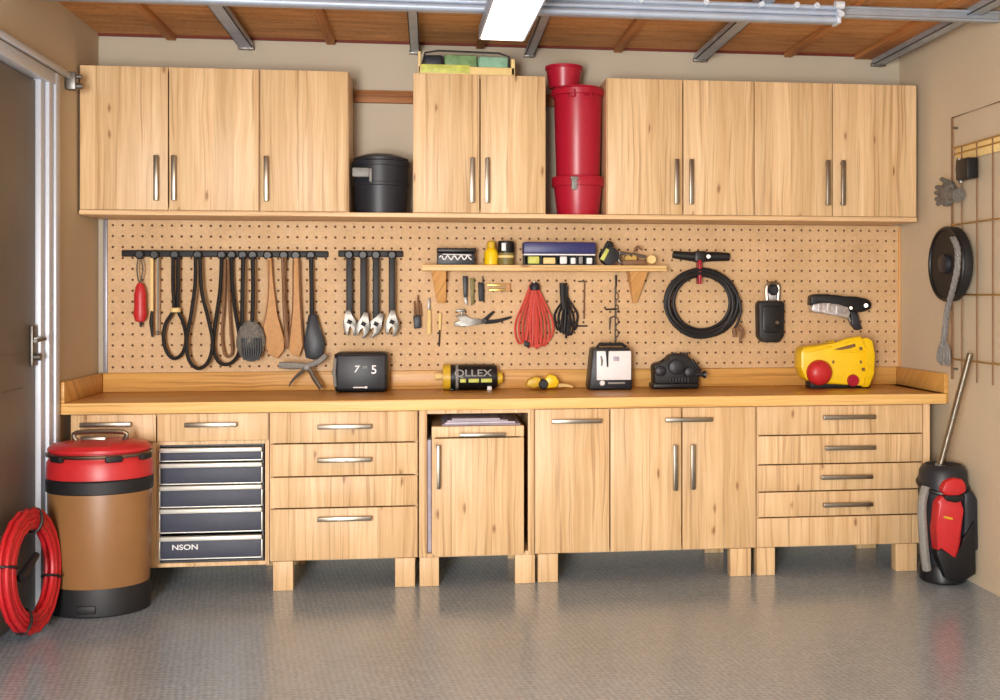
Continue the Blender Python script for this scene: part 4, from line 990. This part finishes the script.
part('side_hose', Sh().tube([(vx - .11, vy - .05, .47), (vx - .135, vy - .06, .38), (vx - .13, vy - .07, .2), (vx - .11, vy - .06, .07)], .022, 10, sub=5), M['grey'], t)
w0 = Vector((vx - .03, vy - .02, .54)); w1 = Vector((XR - .065, vy - .16, 1.12))
part('wand', Sh().tube([w0, w0.lerp(w1, .15), w0.lerp(w1, .5), w1], [.022, .017, .017, .015], 12), M['chrome'], t, 'chrome wand')
part('wand_joint', Sh().tube([w0 - (w1 - w0) * .06, w0 + (w1 - w0) * .06], [.034, .024], 12), M['grey'], t)

# ------------------------------------------------------------------ right wall: wire rack and what hangs on it
def R(u, v, x):
    """point of the plane x = const seen at (u, v)"""
    s = (u - PU) / F; dx = FW[0] + RT[0] * s; dy = FW[1] + RT[1] * s
    tt = x / dx
    return Vector((x, CAM.y + tt * dy, CAM.z + tt * (PV - v) / F))
xr = XR - .03
p = R(952, 118, xr); y0 = p.y; z1 = p.z
z0 = .98; y1 = y0 - .5
t = thing('wire_rack', 'tall slim wire rack fixed on the right wall', 'rack', (xr, (y0 + y1) / 2, z0))
part('frame', Sh().tube([(xr, y0, z0), (xr, y0, z1), (xr, y1, z1), (xr, y1, z0)], .006, 8), M['brown'], t)
zs = R(955, 148, xr).z
for z in (zs, zs - .03, 1.75, 1.4, 1.08): part('crossbar', Sh().cyl((xr, y0, z), (xr, y1, z), .004, None, 8), M['brass'], t)
for y in (y0 - .1, y0 - .25, y0 - .4): part('upright', Sh().cyl((xr, y, zs), (xr, y, z0), .0035, None, 8), M['brown'], t)
for y, z in ((y0, z1 - .05), (y1, z1 - .05), (y0, z0 + .05), (y1, z0 + .05)): part('standoff', Sh().cyl((xr, y, z), (XR, y, z), .006, None, 8), M['metal'], t)
part('back_card', Sh().box(xr + .004, xr + .009, y1 + .05, y0 - .03, zs - .07, zs - .002, .002), M['cream'], t)
# small black box on rack
c = R(964, 170, xr - .03)
t = thing('clip_box', 'small black box clipped to the wire rack', 'box', c)
part('body', Sh().box(xr - .065, xr - .007, c.y - .1, c.y + .02, c.z - .05, c.z + .05, .008), M['black'], t)
part('clip', Sh().tube([(xr - .04, c.y + .028, c.z + .06), (xr - .045, c.y + .034, c.z), (xr - .03, c.y + .028, c.z - .06)], .012, 8, sub=3), M['metal'], t)
# grey gloves / brush
c = R(948, 193, xr - .04)
t = thing('work_glove', 'crumpled grey glove hung on the wire rack above the black reel', 'glove', c)
g = Sh().ell(c, (.03, .075, .062), 14, 10); g.rough(.006, 5)
part('palm', g, M['rope'], t)
for q, (dy, dz) in enumerate(((.10, .035), (.11, .01), (.105, -.02), (.09, -.045))):
    part('finger', Sh().tube([c + Vector((0, .03, dz * .5)), c + Vector((-.01, .07, dz * .9)), c + Vector((-.012, dy, dz * 1.1))], [.017, .014, .010], 8, sub=3), M['rope'], t)
part('thumb', Sh().tube([c + Vector((0, .0, .05)), c + Vector((-.012, .05, .075))], [.015, .010], 8), M['rope'], t)
part('cuff', Sh().tube([c + Vector((0, -.05, -.01)), c + Vector((.005, -.10, -.02))], [.036, .034], 12), M['rope'], t)
# black reel
xc = xr - .035
pa, pb_ = R(933, 264, xc), R(968, 264, xc)
c = (pa + pb_) / 2; rr = (pa.y - pb_.y) / 2
t = thing('cable_reel', 'round black reel hanging flat on the right wall', 'reel', (xc, c.y, c.z - rr))
part('disc', Sh().lathe([(rr * .86, -.02), (rr * .97, -.022), (rr, -.012), (rr, .022), (rr * .95, .03)], (xc, c.y, c.z), 40, 'x'), M['rubber'], t)
part('hub', Sh().lathe([(.03, -.045), (.045, -.04), (.05, -.02)], (xc, c.y, c.z), 24, 'x'), M['charcoal'], t)
part('rim', Sh().tube([(xc - .02, c.y + rr * .96 * math.cos(a), c.z + rr * .96 * math.sin(a)) for a in [2 * PI * i / 40 for i in range(40)]], .010, 8, closed=True), M['black'], t)
# braided cord
xb_ = xc - .06
cps = [R(953, 238, xb_), R(957.5, 250, xb_), R(957, 270, xb_), R(952, 292, xb_ + .01), R(947, 312, xb_ + .03), R(944, 338, xb_ + .04), R(941, 352, xb_ + .04)]
t = thing('braided_cord', 'grey braided cord hanging over the black reel', 'cord', cps[-1])
cs = Sh(); sm, _ = smooth(cps, .01, 8, False)
for ph in (0, 2 * PI / 3, 4 * PI / 3):
    cs.tube([q + Vector((.006 * math.cos(i * .8 + ph), .008 * math.sin(i * .8 + ph), 0)) for i, q in enumerate(sm)], .0095, 6)
part('braid', cs, M['braid'], t)
fr = Sh(); e = cps[-2]
for q in range(8):
    dy = (q - 3.5) * .009
    fr.tube([e, e + Vector((0, dy * 1.6, -.05)), e + Vector((-.004 * (q % 2), dy * 1.9, -.11)), e + Vector((0, dy * 1.2, -.135 + .01 * (q % 3)))], .006, 6, sub=4)
part('loose_end', fr, M['braid'], t)
